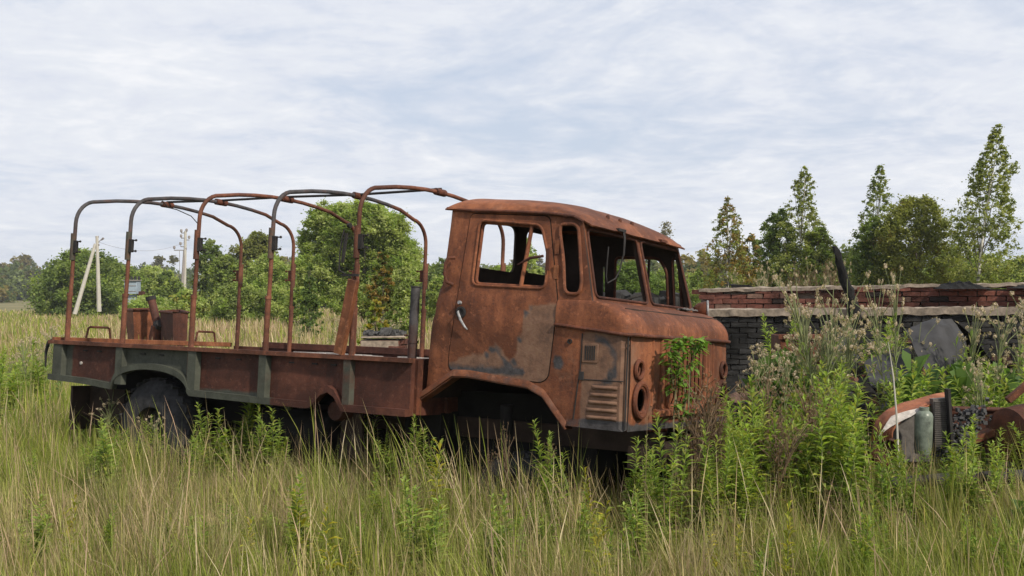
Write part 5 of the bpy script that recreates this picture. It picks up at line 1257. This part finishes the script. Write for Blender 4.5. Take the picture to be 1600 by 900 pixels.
def mkproto(kind, seed):
    rs = np.random.default_rng(seed*7+1); random.seed(seed)
    stemc = (.10, .13, .045)
    if kind == 'leafy':
        sm, V, F, C = leaf_plant(seed, 1.0, 95, .085, [(.26, .36, .07), (.34, .44, .10), (.19, .27, .055), (.36, .38, .09)], shoots=4 if seed % 2 else 6, width=.25)
    elif kind == 'bushy':
        sm, V, F, C = leaf_plant(seed, 1.0, 46, .11, [(.22, .32, .06), (.30, .40, .08), (.15, .23, .045), (.31, .33, .07)], shoots=7, width=.30)
    elif kind == 'yellow':
        sm, V, F, C = leaf_plant(seed, 1.0, 30, .15, [(.33, .34, .05), (.42, .36, .05), (.25, .30, .05)], shoots=2, width=.3)
    elif kind == 'broad':
        sm, V, F, C = leaf_plant(seed, .6, 12, .27, [(.09, .165, .045), (.12, .20, .055), (.07, .13, .04)], shoots=4, width=.8)
    elif kind == 'dry':
        sm, V, F, C = leaf_plant(seed, 1.0, 26, .07, [(.14, .10, .06), (.18, .12, .07)], shoots=3, width=.3); stemc = (.16, .11, .07)
    else:
        sm, V, F, C = leaf_plant(seed, .8, 24, .10, [(.22, .30, .09), (.27, .35, .11), (.24, .23, .10)], shoots=3, width=.22); stemc = (.17, .19, .09)
    pf = None
    if kind in ('thistle', 'dry'):
        cen = []
        for b in range(17 if kind == 'thistle' else 20):
            a = rs.uniform(0, 6.28); z0 = rs.uniform(.55, .82); e = Vector((math.cos(a)*rs.uniform(.02, .2), math.sin(a)*rs.uniform(.02, .2), min(1.0, z0+rs.uniform(.08, .24))))
            sm.tube([(0, 0, z0-.05), Vector((e.x*.4, e.y*.4, z0+(e.z-z0)*.45)), e], [.0035, .003, .002], 4)
            cen.append(e)
            if rs.uniform() < .6: cen.append(e+Vector(rs.normal(0, .018, 3)))
        pf = puff_cluster(rs, cen, .018 if kind == 'thistle' else .013, 16, (.46, .38, .30) if kind == 'thistle' else (.22, .15, .10))
        if kind == 'thistle': sm.tube([(0, 0, .75), (0, 0, .98)], [.004, .002], 5)
    me = bpy.data.meshes.new('leaves'); me.from_pydata([tuple(v) for v in V], [], tri(F)); a = me.color_attributes.new('col', 'FLOAT_COLOR', 'POINT')
    c4 = np.ones((len(V), 4), np.float32); c4[:, :3] = np.array(C); a.data.foreach_set('color', c4.ravel()); me.materials.append(M['leaf'])
    sm.c = [stemc]*len(sm.v); so_ = sm.build('stem', M['bark'], None, ang=60); ms = so_.data; bpy.data.objects.remove(so_)
    mp = None
    if pf:
        mp = bpy.data.meshes.new('seed_heads'); mp.from_pydata([tuple(v) for v in pf[0]], [], pf[1]); a = mp.color_attributes.new('col', 'FLOAT_COLOR', 'POINT')
        c4 = np.ones((len(pf[0]), 4), np.float32); c4[:, :3] = np.array(pf[2]); a.data.foreach_set('color', c4.ravel()); mp.materials.append(M['seed'])
    return ms, me, mp
NAMES = {'leafy': ('leafy_weed', 'weed'), 'bushy': ('bushy_weed', 'weed'), 'yellow': ('yellowing_weed', 'weed'), 'broad': ('burdock_plant', 'burdock'), 'dry': ('dry_weed', 'dry weed'), 'thistle': ('thistle_plant', 'thistle')}
for kd in NAMES: PROTO[kd] = [mkproto(kd, 100+7*i+len(kd)) for i in range(4)]
wrs = random.Random(99)
def weed(kind, u, vtop, Y, label, group=None, wide=1.0):
    p = at(u, vtop, Y); g = float(ground(p.x, Y)); H = max(.12, p.z-g); ms, ml, mp = PROTO[kind][wrs.randrange(4)]; nm, cat = NAMES[kind]
    r = bpy.data.objects.new(nm, ms); COL.objects.link(r); r.location = (p.x, Y, g-.01); k = min(1.1, max(.45, H))*(.85 if kind == 'broad' else 1); sxy = k*wide*wrs.uniform(.75, 1.35)
    r.scale = (sxy, sxy, H/(.6 if kind == 'broad' else 1)); r.rotation_euler = (wrs.gauss(0, .10), wrs.gauss(0, .10), wrs.uniform(0, 6.28)); tag(r, label, cat, group)
    for nm_, me in (('leaves', ml), ('seed_heads', mp)):
        if me:
            c = bpy.data.objects.new(nm_, me); COL.objects.link(c); c.parent = r
            if nm_ == 'seed_heads': c['kind'] = 'stuff'
    return r
# ones that can be told apart
weed('leafy', 575, 585, 8.95, 'tall single spiky weed in front of the bed below the leaning channel')
weed('leafy', 330, 622, 9.2, 'bright green weed left under the bed behind the rear wheel', wide=1.3)
weed('leafy', 402, 630, 8.9, 'bright green weed right of the rear wheel under the bed', wide=1.3)
weed('leafy', 232, 648, 9.4, 'yellow green weed standing before the rear wheel hub')
weed('bushy', 370, 772, 6.9, 'light green clump low in the grass below the rear wheel')
weed('leafy', 40, 700, 7.6, 'pale green weed at the left edge of the foreground', wide=1.2)
weed('yellow', 680, 690, 7.2, 'yellowing tall weed in the middle of the foreground')
weed('leafy', 655, 670, 8.4, 'fresh green weed beside the front step of the truck', wide=1.2)
weed('leafy', 868, 655, 7.4, 'green weed at the front end of the wheel arch')
weed('yellow', 930, 728, 6.9, 'yellow green weed below the side louvres')
weed('leafy', 985, 680, 7.25, 'small green weed below the front corner of the cab')
weed('leafy', 560, 785, 6.6, 'pale weed low in the grass under the middle of the bed')
weed('thistle', 160, 600, 10.2, 'thin dry flower stem before the rear end of the bed')
weed('thistle', 262, 640, 9.5, 'seeding stem before the rear wheel arch')
weed('thistle', 452, 575, 9.25, 'seeding stem before the middle panel of the bed')
weed('leafy', 386, 560, 9.45, 'thin pale weed reaching up the side board')
weed('dry', 330, 690, 9.0, 'brown dry weed under the bed beside the wheel')
for i, (u, v, Y) in enumerate(((800, 655, 7.6), (845, 690, 7.5), (760, 700, 7.7))): weed('dry', u, v, Y, ['brown seed spike before the empty front wheel arch', 'shorter brown spike right in the front wheel arch', 'dry spike left in the front wheel arch'][i], wide=.6)
# creeper over the grille
def creeper():
    p = at(1075, 660, 7.65); g = float(ground(p.x, 7.65)); r = empty('climbing_weed', (p.x, 7.65, g)); tag(r, 'leafy green climbing weed hanging over the truck grille', 'climbing weed')
    rs = np.random.default_rng(3); tm = MB(); V = []; F = []; C = []
    paths = [[(1060, 760, 7.5), (1052, 660, 7.75), (1058, 580, 7.8), (1052, 540, 7.8), (1068, 528, 7.8), (1100, 534, 7.85)], [(1070, 760, 7.6), (1060, 640, 7.78), (1052, 600, 7.8), (1045, 560, 7.75), (1050, 540, 7.75)],
             [(1066, 760, 7.6), (1075, 650, 7.8), (1078, 580, 7.85), (1086, 545, 7.9), (1092, 530, 7.9)], [(1050, 760, 7.5), (1062, 700, 7.7), (1072, 620, 7.8), (1060, 560, 7.78), (1062, 535, 7.8)]]
    for pt in paths:
        P = [at(*q)-r.location for q in pt]; tm.tube(P, [.006]*len(P), 5)
        for i in range(len(P)-1):
            top = i >= len(P)-3
            for k in range(34 if top else 16):
                b = P[i].lerp(P[i+1], rs.uniform())+Vector(rs.normal(0, .02, 3)); a = rs.uniform(0, 6.28); d = Vector((math.cos(a)*.8, math.sin(a)*.8-.3, rs.uniform(-.5, .4))).normalized(); s_ = Vector((-d.y, d.x, 0)).normalized(); Ln = rs.uniform(.05, .10); w = Ln*.38; j = len(V)
                V += [b, b+d*Ln*.45+s_*w/2, b+d*Ln-Vector((0, 0, Ln*.2)), b+d*Ln*.45-s_*w/2]; F.append((j, j+1, j+2, j+3))
                c = np.array([(.15, .27, .045), (.19, .32, .06), (.12, .2, .04)][rs.integers(3)] if (top or rs.uniform() < .6) else (.16, .14, .07))*rs.uniform(.75, 1.25); C += [c]*4
    tm.c = [(.14, .13, .07)]*len(tm.v); tm.build('stem', M['bark'], r)
    npmesh('leaves', V, F, M['leaf'], np.array(C), r)
creeper()
# groups
def fill(kind, n, u0, u1, v0, v1, Y0, Y1, label, group, wide=1.0):
    for k in range(n):
        Y = wrs.uniform(Y0, Y1); weed(kind, wrs.uniform(u0, u1), wrs.uniform(v0, v1), Y, label, group, wide)
fill('thistle', 13, 1150, 1300, 430, 560, 8.6, 11.0, 'brown seeding thistle between the truck nose and the dark metal box', 'thistles beside the truck nose')
fill('thistle', 12, 1285, 1425, 405, 540, 8.6, 11.5, 'tall seeding thistle in front of the wall by the charred post', 'thistles by the charred post')
fill('thistle', 9, 1490, 1640, 430, 560, 8.6, 11.5, 'seeding thistle around the crumpled grey panel', 'thistles by the crumpled panel')
fill('thistle', 10, 1150, 1300, 400, 440, 17.6, 19.5, 'dry seeding thistle growing behind the red brick wall', 'thistles behind the wall', .8)
fill('dry', 14, 1190, 1330, 395, 440, 18, 21, 'grey dry spire weed behind the red brick wall', 'dry spires behind the wall', .6)
fill('leafy', 10, 1180, 1420, 480, 520, 12.5, 14.0, 'green weed growing against the sooty wall', 'weeds against the sooty wall', 1.3)
fill('bushy', 8, 1490, 1640, 520, 580, 10.8, 13.0, 'dark green weed against the wall at the right', 'weeds at the right of the wall', 1.2)
fill('leafy', 32, 1140, 1335, 560, 690, 7.3, 9.6, 'bright green leafy weed in the thicket right of the truck', 'leafy thicket right of the truck', 1.15)
fill('bushy', 12, 1150, 1335, 600, 690, 7.2, 9.2, 'broad leaved green weed in the thicket right of the truck', 'broad thicket right of the truck', 1.0)
fill('leafy', 26, 1370, 1640, 540, 615, 8.9, 10.4, 'green leafy weed behind the wrecked radiator', 'leafy weeds behind the radiator', 1.3)
fill('broad', 9, 1420, 1620, 575, 620, 9.2, 10.4, 'broad round leaved burdock behind the wrecked radiator', 'burdock behind the radiator')
fill('broad', 5, 1200, 1280, 560, 600, 9.9, 10.6, 'burdock leaves below the dark metal box', 'burdock below the metal box')
fill('bushy', 20, 1370, 1640, 670, 760, 7.0, 7.7, 'green weed in front of the wrecked radiator', 'weeds before the radiator', .8)
fill('leafy', 12, 1480, 1640, 630, 760, 7.0, 7.9, 'light green weed near the black pipe', 'weeds near the black pipe', 1.2)
fill('broad', 3, 1560, 1640, 780, 800, 6.6, 7.0, 'large dark burdock leaves at the lower right corner', 'burdock at the lower right')
fill('leafy', 12, 1000, 1180, 640, 760, 6.9, 7.6, 'green weed below the truck front', 'weeds below the truck front')
fill('bushy', 16, 1150, 1640, 780, 850, 5.7, 6.6, 'low green leafy weed in the grass at the lower right', 'low weeds at the lower right', .9)
fill('dry', 24, 1080, 1300, 560, 690, 7.2, 8.6, 'brown dead weed in the thicket by the truck nose', 'dead weeds by the truck nose', .9)
fill('leafy', 22, 130, 700, 620, 700, 8.2, 9.6, 'green weed growing along the shaded side of the bed', 'weeds along the truck bed', 1.2)
fill('leafy', 16, 0, 1100, 735, 820, 5.9, 7.2, 'light green leafy weed rising from the foreground grass', 'leafy weeds in the foreground', 1.5)
fill('bushy', 10, 0, 1100, 740, 820, 5.9, 7.2, 'light green bushy weed rising from the foreground grass', 'bushy weeds in the foreground', 1.0)
fill('yellow', 16, 60, 1300, 760, 860, 5.6, 6.8, 'small yellow green weed down in the foreground grass', 'small weeds in the foreground')
fill('thistle', 14, 0, 130, 500, 570, 13, 20, 'seeding thistle in the field left of the truck', 'thistles in the left field')
fill('leafy', 16, -40, 90, 520, 600, 11, 18, 'fresh green weed in the field left of the truck', 'green weeds in the left field', 1.4)
fill('thistle', 12, 430, 640, 480, 510, 20, 30, 'seeding thistle in the field behind the bed', 'thistles behind the bed')
fill('leafy', 26, 120, 640, 600, 640, 11.6, 12.6, 'green weed growing on the far side of the truck bed', 'weeds behind the truck bed', 1.6)
fill('bushy', 22, 120, 700, 625, 665, 10.6, 12.0, 'shaded green weed under the truck bed', 'shaded weeds under the truck bed', 1.4)
